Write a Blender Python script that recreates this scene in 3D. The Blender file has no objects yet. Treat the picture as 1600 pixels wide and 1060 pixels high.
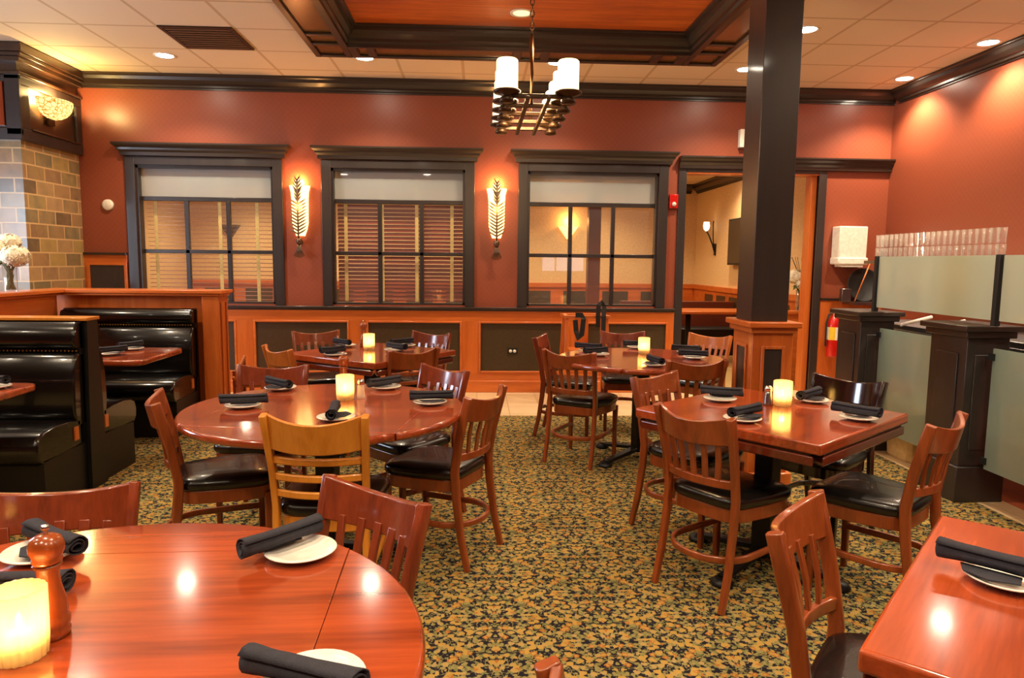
import bpy, math, random
from mathutils import Vector, Matrix
random.seed(7)
S = bpy.context.scene
COL = S.collection
PI = math.pi

# ---------------------------------------------------------------- camera
CAM_H = 1.42
def cam_axes(pitch=.10895, yaw=.04969, roll=-.01053):
    cy, sy = math.cos(yaw), math.sin(yaw); cp, sp = math.cos(pitch), math.sin(pitch)
    f = Vector((sy*cp, cy*cp, -sp)); r = Vector((cy, -sy, 0)); d = f.cross(r)
    c, s = math.cos(roll), math.sin(roll)
    return c*r+s*d, -s*r+c*d, f
cr, cd, cf = cam_axes()
cam = bpy.data.cameras.new('camera'); camo = bpy.data.objects.new('camera', cam); COL.objects.link(camo)
cam.sensor_width = 36; cam.lens = 36*1100/1600; cam.clip_start = .05; cam.clip_end = 60
mw = Matrix.Identity(4)
for i in range(3):
    mw[i][0] = cr[i]; mw[i][1] = -cd[i]; mw[i][2] = -cf[i]
mw[2][3] = CAM_H
camo.matrix_world = mw
S.camera = camo
cam.dof.use_dof = False

# ---------------------------------------------------------------- world, exposure
w = bpy.data.worlds.new('world'); S.world = w; w.use_nodes = True
w.node_tree.nodes['Background'].inputs[0].default_value = (.75, .85, 1, 1)
w.node_tree.nodes['Background'].inputs[1].default_value = .3
S.view_settings.view_transform = 'Standard'; S.view_settings.look = 'None'
S.view_settings.gamma = 1; S.view_settings.use_curve_mapping = False
S.view_settings.exposure = 0.5
WARM = (1.0, .79, .54)
DAY_W = 60
DOWN_W = 80          # watts of one ceiling downlight
CEIL = 3.28; BACK = 7.61; RX = 4.475; LX = -5.4; FY = -3.2

# ---------------------------------------------------------------- materials
def lin(c):
    return tuple(((v/255)/12.92 if v/255 <= .04045 else ((v/255+.055)/1.055)**2.4) for v in c)+(1,)
def newmat(name):
    m = bpy.data.materials.new(name); m.use_nodes = True
    nt = m.node_tree; return m, nt, nt.nodes['Principled BSDF']
def plain(name, col, rough=.5, metal=0, coat=0, bump=0, bscale=200, spec=.5, sheen=0):
    m, nt, b = newmat(name)
    b.inputs['Roughness'].default_value = rough; b.inputs['Metallic'].default_value = metal
    b.inputs['Coat Weight'].default_value = coat; b.inputs['Specular IOR Level'].default_value = spec
    tc = nt.nodes.new('ShaderNodeTexCoord'); n = nt.nodes.new('ShaderNodeTexNoise'); n.inputs['Scale'].default_value = bscale*.15
    n.inputs['Detail'].default_value = 3
    nt.links.new(tc.outputs['Object'], n.inputs['Vector'])
    r = nt.nodes.new('ShaderNodeValToRGB'); c = lin(col)
    r.color_ramp.elements[0].position = .3; r.color_ramp.elements[1].position = .7
    r.color_ramp.elements[0].color = (c[0]*.88, c[1]*.88, c[2]*.88, 1); r.color_ramp.elements[1].color = (c[0]*1.08, c[1]*1.08, c[2]*1.08, 1)
    nt.links.new(n.outputs['Fac'], r.inputs[0]); nt.links.new(r.outputs[0], b.inputs['Base Color'])
    if bump:
        n2 = nt.nodes.new('ShaderNodeTexNoise'); n2.inputs['Scale'].default_value = bscale
        nt.links.new(tc.outputs['Object'], n2.inputs['Vector'])
        bp = nt.nodes.new('ShaderNodeBump'); bp.inputs['Strength'].default_value = bump; bp.inputs['Distance'].default_value = .004
        nt.links.new(n2.outputs['Fac'], bp.inputs['Height']); nt.links.new(bp.outputs[0], b.inputs['Normal'])
    return m
def wood(name, dark, light, rough=.3, coat=.3, axis=0, scale=14, stretch=.08, bump=.05, pos=(.3, .75)):
    m, nt, b = newmat(name); L = nt.links
    b.inputs['Roughness'].default_value = rough; b.inputs['Coat Weight'].default_value = coat; b.inputs['Coat Roughness'].default_value = .09
    tc = nt.nodes.new('ShaderNodeTexCoord'); mp = nt.nodes.new('ShaderNodeMapping')
    sc = [1, 1, 1]; sc[axis] = stretch; mp.inputs['Scale'].default_value = sc
    L.new(tc.outputs['Object'], mp.inputs['Vector'])
    n = nt.nodes.new('ShaderNodeTexNoise'); n.inputs['Scale'].default_value = scale; n.inputs['Detail'].default_value = 6; n.inputs['Distortion'].default_value = 1.2
    L.new(mp.outputs[0], n.inputs['Vector'])
    n2 = nt.nodes.new('ShaderNodeTexNoise'); n2.inputs['Scale'].default_value = scale*9; n2.inputs['Detail'].default_value = 3
    L.new(mp.outputs[0], n2.inputs['Vector'])
    mx = nt.nodes.new('ShaderNodeMath'); mx.operation = 'MULTIPLY_ADD'; mx.inputs[1].default_value = .3
    L.new(n2.outputs['Fac'], mx.inputs[0])
    m2 = nt.nodes.new('ShaderNodeMath'); m2.operation = 'MULTIPLY'; m2.inputs[1].default_value = .75
    L.new(n.outputs['Fac'], m2.inputs[0]); L.new(m2.outputs[0], mx.inputs[2])
    r = nt.nodes.new('ShaderNodeValToRGB'); r.color_ramp.elements[0].position = pos[0]; r.color_ramp.elements[1].position = pos[1]
    r.color_ramp.elements[0].color = lin(dark); r.color_ramp.elements[1].color = lin(light)
    L.new(mx.outputs[0], r.inputs[0]); L.new(r.outputs[0], b.inputs['Base Color'])
    bp = nt.nodes.new('ShaderNodeBump'); bp.inputs['Strength'].default_value = bump; bp.inputs['Distance'].default_value = .002
    L.new(mx.outputs[0], bp.inputs['Height']); L.new(bp.outputs[0], b.inputs['Normal'])
    return m
def emit(name, col, strength, base=(255, 240, 210)):
    m, nt, b = newmat(name)
    b.inputs['Base Color'].default_value = lin(base)
    b.inputs['Emission Color'].default_value = (*col, 1); b.inputs['Emission Strength'].default_value = strength
    return m
def frosted(name, col, transp=.25, transl=.5, rough=.12, strength_noise=False):
    m = bpy.data.materials.new(name); m.use_nodes = True; nt = m.node_tree; L = nt.links
    for n in list(nt.nodes): nt.nodes.remove(n)
    o = nt.nodes.new('ShaderNodeOutputMaterial')
    d = nt.nodes.new('ShaderNodeBsdfDiffuse'); d.inputs[0].default_value = lin(col)
    t = nt.nodes.new('ShaderNodeBsdfTranslucent'); t.inputs[0].default_value = lin(col)
    tr = nt.nodes.new('ShaderNodeBsdfTransparent'); g = nt.nodes.new('ShaderNodeBsdfGlossy'); g.inputs['Roughness'].default_value = rough
    a = nt.nodes.new('ShaderNodeMixShader'); a.inputs[0].default_value = transl; L.new(d.outputs[0], a.inputs[1]); L.new(t.outputs[0], a.inputs[2])
    b = nt.nodes.new('ShaderNodeMixShader'); b.inputs[0].default_value = transp; L.new(a.outputs[0], b.inputs[1]); L.new(tr.outputs[0], b.inputs[2])
    lw = nt.nodes.new('ShaderNodeLayerWeight'); lw.inputs[0].default_value = .5; pw = nt.nodes.new('ShaderNodeMath'); pw.operation = 'POWER'; pw.inputs[1].default_value = 4; L.new(lw.outputs['Facing'], pw.inputs[0]); fr = nt.nodes.new('ShaderNodeMath'); fr.operation = 'MULTIPLY_ADD'; fr.inputs[1].default_value = .7; fr.inputs[2].default_value = .045; L.new(pw.outputs[0], fr.inputs[0])
    c = nt.nodes.new('ShaderNodeMixShader'); L.new(fr.outputs[0], c.inputs[0]); L.new(b.outputs[0], c.inputs[1]); L.new(g.outputs[0], c.inputs[2])
    L.new(c.outputs[0], o.inputs[0]); return m
def wallpaper(name, c1, c2, rough=.36):
    m, nt, b = newmat(name); L = nt.links
    b.inputs['Roughness'].default_value = rough
    tc = nt.nodes.new('ShaderNodeTexCoord'); sp = nt.nodes.new('ShaderNodeSeparateXYZ'); L.new(tc.outputs['Object'], sp.inputs[0])
    ad = nt.nodes.new('ShaderNodeMath'); ad.operation = 'ADD'; L.new(sp.outputs[0], ad.inputs[0]); L.new(sp.outputs[1], ad.inputs[1])
    def tri(op):
        q = nt.nodes.new('ShaderNodeMath'); q.operation = op; L.new(ad.outputs[0], q.inputs[0]); L.new(sp.outputs[2], q.inputs[1])
        p = nt.nodes.new('ShaderNodeMath'); p.operation = 'PINGPONG'; p.inputs[1].default_value = .03; L.new(q.outputs[0], p.inputs[0])
        return p
    p1, p2 = tri('ADD'), tri('SUBTRACT')
    mn = nt.nodes.new('ShaderNodeMath'); mn.operation = 'MINIMUM'; L.new(p1.outputs[0], mn.inputs[0]); L.new(p2.outputs[0], mn.inputs[1])
    r = nt.nodes.new('ShaderNodeValToRGB'); r.color_ramp.elements[0].position = .001; r.color_ramp.elements[1].position = .008
    r.color_ramp.elements[0].color = lin(c2); r.color_ramp.elements[1].color = lin(c1)
    L.new(mn.outputs[0], r.inputs[0])
    n = nt.nodes.new('ShaderNodeTexNoise'); n.inputs['Scale'].default_value = 90; n.inputs['Detail'].default_value = 4; L.new(tc.outputs['Object'], n.inputs['Vector'])
    mxc = nt.nodes.new('ShaderNodeMix'); mxc.data_type = 'RGBA'; mxc.blend_type = 'MULTIPLY'; mxc.inputs[0].default_value = .25
    L.new(r.outputs[0], mxc.inputs[6]); L.new(n.outputs['Color'], mxc.inputs[7]); L.new(mxc.outputs[2], b.inputs['Base Color'])
    bp = nt.nodes.new('ShaderNodeBump'); bp.inputs['Strength'].default_value = .25; bp.inputs['Distance'].default_value = .002
    L.new(r.outputs[0], bp.inputs['Height']); L.new(bp.outputs[0], b.inputs['Normal'])
    return m
def ceiling_mat():
    m, nt, b = newmat('acoustic ceiling tile'); L = nt.links
    b.inputs['Roughness'].default_value = .8
    tc = nt.nodes.new('ShaderNodeTexCoord'); mp = nt.nodes.new('ShaderNodeMapping'); mp.inputs['Location'].default_value = (-2.9+6.1, -6.05+6.1+.61*20, 0)
    L.new(tc.outputs['Object'], mp.inputs['Vector'])
    sp = nt.nodes.new('ShaderNodeSeparateXYZ'); L.new(mp.outputs[0], sp.inputs[0])
    outs = []
    for k in (0, 1):
        p = nt.nodes.new('ShaderNodeMath'); p.operation = 'PINGPONG'; p.inputs[1].default_value = .305; L.new(sp.outputs[k], p.inputs[0]); outs.append(p)
    mn = nt.nodes.new('ShaderNodeMath'); mn.operation = 'MINIMUM'; L.new(outs[0].outputs[0], mn.inputs[0]); L.new(outs[1].outputs[0], mn.inputs[1])
    r = nt.nodes.new('ShaderNodeValToRGB'); e = r.color_ramp.elements
    e[0].position = .0; e[0].color = lin((192, 164, 128)); e[1].position = .0115; e[1].color = lin((196, 168, 132))
    for ps, cc in ((.0125, (132, 106, 78)), (.0150, (132, 106, 78)), (.0155, (218, 198, 168))):
        q = e.new(ps); q.color = lin(cc)
    L.new(mn.outputs[0], r.inputs[0]); L.new(r.outputs[0], b.inputs['Base Color'])
    n = nt.nodes.new('ShaderNodeTexNoise'); n.inputs['Scale'].default_value = 150; L.new(tc.outputs['Object'], n.inputs['Vector'])
    bp = nt.nodes.new('ShaderNodeBump'); bp.inputs['Strength'].default_value = .15; bp.inputs['Distance'].default_value = .003
    L.new(n.outputs['Fac'], bp.inputs['Height']); L.new(bp.outputs[0], b.inputs['Normal'])
    return m
def carpet_mat():
    m, nt, b = newmat('floral carpet'); L = nt.links; N = nt.nodes
    b.inputs['Roughness'].default_value = .95; b.inputs['Specular IOR Level'].default_value = .1
    tc = N.new('ShaderNodeTexCoord'); sp = N.new('ShaderNodeSeparateXYZ'); L.new(tc.outputs['Object'], sp.inputs[0])
    def M(op, a, b_=None, c=None):
        q = N.new('ShaderNodeMath'); q.operation = op
        for i, v in enumerate((a, b_, c)):
            if v is None: continue
            if isinstance(v, (int, float)): q.inputs[i].default_value = v
            else: L.new(v, q.inputs[i])
        return q.outputs[0]
    W, Vp = .43, .40
    x = M('ADD', sp.outputs[0], 10*W+.14); y = M('ADD', sp.outputs[1], 4)
    colm = M('FLOOR', M('DIVIDE', x, W))
    half = M('MULTIPLY', M('MODULO', colm, 2), Vp/2)
    u = M('ABSOLUTE', M('SUBTRACT', M('MULTIPLY', M('FRACT', M('DIVIDE', x, W)), W), W/2))
    th = M('MULTIPLY', M('ADD', y, half), 2*PI/Vp)
    rad = Vp/(2*PI)
    cv = N.new('ShaderNodeCombineXYZ'); L.new(u, cv.inputs[0]); L.new(M('MULTIPLY', M('COSINE', th), rad), cv.inputs[1]); L.new(M('MULTIPLY', M('SINE', th), rad), cv.inputs[2])
    def noise(s, d=3, dist=.4):
        n = N.new('ShaderNodeTexNoise'); n.inputs['Scale'].default_value = s; n.inputs['Detail'].default_value = d; n.inputs['Distortion'].default_value = dist
        L.new(cv.outputs[0], n.inputs['Vector']); return n.outputs['Fac']
    def vor(s, feat='F1'):
        n = N.new('ShaderNodeTexVoronoi'); n.inputs['Scale'].default_value = s; n.feature = feat
        L.new(cv.outputs[0], n.inputs['Vector']); return n
    v = vor(31); v2 = vor(54)
    petals = M('ADD', v.outputs['Distance'], M('MULTIPLY', noise(75, 1), .55))
    leaf = M('ADD', v2.outputs['Distance'], M('MULTIPLY', noise(38, 2), 1.1))
    fl = M('LESS_THAN', petals, .70); lf = M('LESS_THAN', leaf, 1.0)
    core = M('LESS_THAN', petals, .50)
    ring = M('LESS_THAN', M('ABSOLUTE', M('SUBTRACT', noise(20, 2, 1.5), .5)), .022)
    rs = N.new('ShaderNodeSeparateColor'); L.new(v.outputs['Color'], rs.inputs[0])
    def mix(f, a, c):
        q = N.new('ShaderNodeMix'); q.data_type = 'RGBA'; L.new(f, q.inputs[0])
        for i, vv in ((6, a), (7, c)):
            if isinstance(vv, tuple): q.inputs[i].default_value = lin(vv)
            else: L.new(vv, q.inputs[i])
        return q.outputs[2]
    gold, gold2, rust, olive, olive2, navy = (182, 146, 74), (172, 146, 92), (168, 108, 50), (146, 136, 84), (122, 120, 72), (36, 32, 40)
    flc = mix(M('GREATER_THAN', rs.outputs[0], .55), gold, gold2)
    flc = mix(M('GREATER_THAN', rs.outputs[1], .72), flc, rust)
    flc = mix(core, flc, gold)
    s2 = N.new('ShaderNodeSeparateColor'); L.new(v2.outputs['Color'], s2.inputs[0])
    lfc = mix(M('GREATER_THAN', s2.outputs[0], .5), olive, olive2)
    c = mix(lf, navy, lfc); c = mix(ring, c, olive); c = mix(fl, c, flc)
    # yarn tufts
    nn = N.new('ShaderNodeTexNoise'); nn.inputs['Scale'].default_value = 500; L.new(tc.outputs['Object'], nn.inputs['Vector'])
    mm = N.new('ShaderNodeMix'); mm.data_type = 'RGBA'; mm.blend_type = 'MULTIPLY'; mm.inputs[0].default_value = .35
    L.new(c, mm.inputs[6]); L.new(nn.outputs['Color'], mm.inputs[7]); L.new(mm.outputs[2], b.inputs['Base Color'])
    bp = N.new('ShaderNodeBump'); bp.inputs['Strength'].default_value = .4; bp.inputs['Distance'].default_value = .004
    L.new(nn.outputs['Fac'], bp.inputs['Height']); L.new(bp.outputs[0], b.inputs['Normal'])
    return m
def tile_mat(name, c1, c2, mortar, wx, wy, rough=.3, offset=0.0, msize=.006, plane='XY', vary=None, ns=6):
    m, nt, b = newmat(name); L = nt.links; N = nt.nodes
    b.inputs['Roughness'].default_value = rough
    tc = N.new('ShaderNodeTexCoord'); sp = N.new('ShaderNodeSeparateXYZ'); L.new(tc.outputs['Object'], sp.inputs[0])
    cb = N.new('ShaderNodeCombineXYZ')
    if plane == 'XY': L.new(sp.outputs[0], cb.inputs[0]); L.new(sp.outputs[1], cb.inputs[1])
    else:
        a = N.new('ShaderNodeMath'); a.operation = 'ADD'; L.new(sp.outputs[0], a.inputs[0]); L.new(sp.outputs[1], a.inputs[1])
        L.new(a.outputs[0], cb.inputs[0]); L.new(sp.outputs[2], cb.inputs[1])
    br = N.new('ShaderNodeTexBrick'); br.offset = offset; br.inputs['Scale'].default_value = 1
    br.inputs['Brick Width'].default_value = wx; br.inputs['Row Height'].default_value = wy; br.inputs['Mortar Size'].default_value = msize
    br.inputs['Color1'].default_value = (0, 0, 0, 1); br.inputs['Color2'].default_value = (1, 1, 1, 1); br.inputs['Mortar'].default_value = (.5, .5, .5, 1)
    L.new(cb.outputs[0], br.inputs['Vector'])
    n = N.new('ShaderNodeTexNoise'); n.inputs['Scale'].default_value = ns; n.inputs['Detail'].default_value = 5; L.new(tc.outputs['Object'], n.inputs['Vector'])
    r = N.new('ShaderNodeValToRGB'); 
    if vary:
        e = r.color_ramp.elements; e[0].color = lin(vary[0]); e[0].position = 0; e[1].color = lin(vary[-1]); e[1].position = 1
        for i, cc in enumerate(vary[1:-1]):
            q = e.new((i+1)/(len(vary)-1)); q.color = lin(cc)
    else:
        r.color_ramp.elements[0].color = lin(c1); r.color_ramp.elements[1].color = lin(c2)
    mv = N.new('ShaderNodeMath'); mv.operation = 'MULTIPLY_ADD'; mv.inputs[1].default_value = .3 if vary else .5; L.new(n.outputs['Fac'], mv.inputs[0])
    ms = N.new('ShaderNodeMath'); ms.operation = 'MULTIPLY'; ms.inputs[1].default_value = 1.1 if vary else .3
    L.new(br.outputs['Color'], ms.inputs[0])
    m3 = N.new('ShaderNodeMath'); m3.operation = 'SUBTRACT'; m3.inputs[1].default_value = .2 if vary else 0; L.new(ms.outputs[0], m3.inputs[0]); L.new(m3.outputs[0], mv.inputs[2])
    L.new(mv.outputs[0], r.inputs[0])
    mx = N.new('ShaderNodeMix'); mx.data_type = 'RGBA'; L.new(br.outputs['Fac'], mx.inputs[0]); L.new(r.outputs[0], mx.inputs[6]); mx.inputs[7].default_value = lin(mortar)
    L.new(mx.outputs[2], b.inputs['Base Color'])
    bp = N.new('ShaderNodeBump'); bp.invert = True; bp.inputs['Strength'].default_value = .5; bp.inputs['Distance'].default_value = .004
    L.new(br.outputs['Fac'], bp.inputs['Height']); L.new(bp.outputs[0], b.inputs['Normal'])
    return m
def plank_mat():
    m = wood('knotty pine plank', (160, 66, 18), (228, 120, 44), rough=.35, coat=.2, axis=0, scale=7, stretch=.12, bump=.1)
    nt = m.node_tree; N = nt.nodes; L = nt.links; b = N['Principled BSDF']
    tc = N.new('ShaderNodeTexCoord'); sp = N.new('ShaderNodeSeparateXYZ'); L.new(tc.outputs['Object'], sp.inputs[0])
    p = N.new('ShaderNodeMath'); p.operation = 'PINGPONG'; p.inputs[1].default_value = .045; L.new(sp.outputs[1], p.inputs[0])
    q = N.new('ShaderNodeMath'); q.operation = 'LESS_THAN'; q.inputs[1].default_value = .0015; L.new(p.outputs[0], q.inputs[0])
    src = b.inputs['Base Color'].links[0].from_socket
    mx = N.new('ShaderNodeMix'); mx.data_type = 'RGBA'; L.new(q.outputs[0], mx.inputs[0]); L.new(src, mx.inputs[6]); mx.inputs[7].default_value = lin((90, 30, 10))
    L.new(mx.outputs[2], b.inputs['Base Color']); return m

M = dict(
 ceil=ceiling_mat(), carpet=carpet_mat(), plank=plank_mat(),
 paper=wallpaper('terracotta wallpaper', (150, 76, 52), (154, 81, 57)),
 tan=plain('tan wall paint', (222, 188, 138), .6, bump=.1),
 backceil=plain('back room ceiling', (225, 200, 160), .8),
 espresso=wood('espresso trim', (38, 29, 25), (50, 39, 33), rough=.35, coat=.25, scale=6, bump=.03),
 espresso_z=wood('espresso trim upright', (40, 34, 33), (52, 44, 42), rough=.38, coat=.2, axis=2, scale=6, bump=.03),
 hood=wood('walnut hood', (48, 31, 22), (72, 47, 31), rough=.3, coat=.4, axis=2, scale=8, bump=.03),
 oak=wood('orange oak', (176, 84, 30), (214, 116, 48), rough=.32, coat=.3, axis=0, scale=10, stretch=.06),
 oak_z=wood('orange oak upright', (172, 80, 28), (210, 112, 46), rough=.32, coat=.3, axis=2, scale=10, stretch=.06),
 oak_y=wood('orange oak lengthwise', (176, 84, 30), (214, 116, 48), rough=.32, coat=.3, axis=1, scale=10, stretch=.06),
 panel=plain('brown wainscot panel', (66, 50, 30), .42, coat=.1),
 bluepanel=plain('slate wainscot panel', (52, 46, 48), .2, coat=.4),
 table=wood('mahogany table', (98, 34, 14), (172, 74, 34), rough=.17, coat=.7, axis=0, scale=8, stretch=.07, bump=.05, pos=(.32, .68)),
 tedge=wood('mahogany table edge', (70, 22, 12), (110, 40, 20), rough=.18, coat=.7, axis=0, scale=9, stretch=.09),
 chair=wood('cherry chair wood', (110, 48, 18), (156, 74, 32), rough=.3, coat=.45, axis=2, scale=16, stretch=.12),
 chairred=wood('mahogany chair wood', (98, 40, 20), (142, 60, 32), rough=.26, coat=.5, axis=2, scale=16, stretch=.12),
 honey=wood('honey maple chair wood', (188, 112, 30), (214, 138, 48), rough=.35, coat=.35, axis=2, scale=16, stretch=.12),
 maple=wood('tan chair wood', (164, 84, 30), (196, 110, 46), rough=.3, coat=.4, axis=2, scale=16, stretch=.12),
 ebony=wood('ebony chair wood', (26, 12, 10), (44, 22, 16), rough=.14, coat=.7, axis=2, scale=16, stretch=.12),
 vinyl=plain('black vinyl', (17, 15, 14), .26, coat=.25, bump=.12, bscale=180),
 booth=plain('glossy black booth vinyl', (10, 9, 9), .2, coat=.35, bump=.06, bscale=60),
 boothside=plain('satin black booth side', (14, 12, 11), .45),
 iron=plain('black iron', (22, 22, 24), .45, metal=.3),
 brass=plain('brass nailheads', (190, 140, 60), .3, metal=1),
 bronze=plain('bronze metal', (66, 42, 22), .38, metal=.5),
 pewter=plain('pewter leaf metal', (110, 90, 72), .4, metal=.8),
 steel=plain('brushed steel', (150, 152, 155), .3, metal=1),
 cloth=plain('charcoal napkin cloth', (58, 57, 64), .95, bump=.5, bscale=600, spec=.15),
 china=plain('white china', (238, 232, 220), .15, coat=.5),
 wax=plain('candle wax', (250, 240, 205), .5),
 mill=wood('pepper mill wood', (118, 50, 18), (158, 76, 32), rough=.22, coat=.4, axis=2, scale=20),
 chrome=plain('chrome', (210, 210, 210), .15, metal=1),
 white=plain('white plastic', (235, 228, 215), .4),
 red=plain('red enamel', (190, 22, 14), .25, coat=.5),
 yellow=plain('yellow label', (230, 190, 40), .5),
 hinge=plain('black rubber', (18, 18, 18), .6),
 tape=plain('cream blind tape', (236, 206, 120), .8),
 slat=wood('cherry blind slat', (124, 50, 28), (160, 74, 44), rough=.3, coat=.3, axis=0, scale=8),
 bin=plain('translucent tan plastic', (222, 196, 138), .4),
 ftile=tile_mat('cream stone tile', (206, 178, 134), (232, 208, 168), (186, 160, 118), .31, .31, rough=.28, msize=.004),
 rtile=tile_mat('red quarry tile', (130, 58, 34), (160, 76, 44), (90, 50, 36), .2, .2, rough=.35, msize=.006),
 stone=tile_mat('slate stone blocks', (150, 110, 70), (180, 140, 90), (200, 168, 122), .27, .133, rough=.3, offset=.5, msize=.007, plane='V', ns=9,
                vary=[(104, 88, 68), (158, 126, 88), (118, 108, 80), (170, 138, 98), (134, 106, 80), (166, 142, 88), (108, 102, 86)]),
 petal=plain('white petals', (240, 228, 200), .7), leafm=plain('green leaves', (70, 84, 34), .6), stem=plain('green stems', (92, 98, 40), .6),
 tv=plain('dark screen', (44, 32, 20), .3),
 dimtrim=plain('dark maroon post', (96, 38, 22), .4),
 frost=frosted('frosted green glass', (168, 188, 172), transp=.36, transl=.3, rough=.08),
 frost2=frosted('frosted screen glass', (204, 214, 194), transp=.06, transl=.25, rough=.03),
 transom=frosted('frosted transom glass', (196, 202, 200), transp=.5, transl=.1, rough=.02),
 candleglass=frosted('ribbed frosted candle glass', (250, 232, 180), transp=.22, transl=.75, rough=.2),
 jarglass=frosted('cream shaker glass', (240, 225, 200), transp=.35, transl=.5, rough=.1),
 pane=frosted('clear window glass', (235, 235, 235), transp=.97, transl=0, rough=.0),
 glass=frosted('clear drinking glass', (250, 245, 235), transp=.90, transl=.3, rough=.05),
 shade=emit('glowing candle shade', (1, .74, .38), 1.9),
 alab=emit('glowing alabaster', (1, .62, .20), 3.2, (230, 170, 90)),
 mosaic=None,
 lens=emit('downlight lens', (1, .88, .68), 70),
 glowlens=emit('unlit downlight lens with added glow', (1, .72, .35), 1.0),  # unlit fitting; a faint warm glow is put into its lens
 flame=emit('candle flame', (1, .62, .22), 45),
 sconcedim=emit('small lit glass', (1, .86, .62), 1.6),
 sconcelit=emit('lit triangular shade', (1, .5, .12), 2.6),
 sky=emit('daylight window', (.62, .78, 1), 2.2),
)
def tumbler_mat():
    m = bpy.data.materials.new('drinking glass'); m.use_nodes = True; nt = m.node_tree; L = nt.links; N = nt.nodes
    for n in list(N): N.remove(n)
    o = N.new('ShaderNodeOutputMaterial'); lw = N.new('ShaderNodeLayerWeight'); lw.inputs[0].default_value = .5
    p = N.new('ShaderNodeMath'); p.operation = 'POWER'; p.inputs[1].default_value = 3; L.new(lw.outputs['Facing'], p.inputs[0])
    q = N.new('ShaderNodeMath'); q.operation = 'MULTIPLY_ADD'; q.inputs[1].default_value = .6; q.inputs[2].default_value = .07; L.new(p.outputs[0], q.inputs[0])
    d = N.new('ShaderNodeBsdfDiffuse'); d.inputs[0].default_value = lin((225, 220, 205)); g = N.new('ShaderNodeBsdfGlossy'); g.inputs['Roughness'].default_value = .06
    a = N.new('ShaderNodeMixShader'); a.inputs[0].default_value = .6; L.new(d.outputs[0], a.inputs[1]); L.new(g.outputs[0], a.inputs[2])
    t = N.new('ShaderNodeBsdfTransparent'); b = N.new('ShaderNodeMixShader'); L.new(q.outputs[0], b.inputs[0]); L.new(t.outputs[0], b.inputs[1]); L.new(a.outputs[0], b.inputs[2])
    L.new(b.outputs[0], o.inputs[0]); return m
M['glass'] = tumbler_mat()
def mosaic_mat():
    m, nt, b = newmat('glowing mosaic glass'); b.inputs['Base Color'].default_value = lin((150, 96, 40)); N = nt.nodes; L = nt.links
    tc = N.new('ShaderNodeTexCoord'); v = N.new('ShaderNodeTexVoronoi'); v.feature = 'DISTANCE_TO_EDGE'; v.inputs['Scale'].default_value = 26
    L.new(tc.outputs['Object'], v.inputs['Vector'])
    r = N.new('ShaderNodeValToRGB'); e = r.color_ramp.elements; e[0].color = (.35, .12, .01, 1); e[0].position = .03; e[1].color = (1, .66, .22, 1); e[1].position = .10
    L.new(v.outputs['Distance'], r.inputs[0]); L.new(r.outputs[0], b.inputs['Emission Color']); b.inputs['Emission Strength'].default_value = 1.5
    return m
M['mosaic'] = mosaic_mat()

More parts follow.
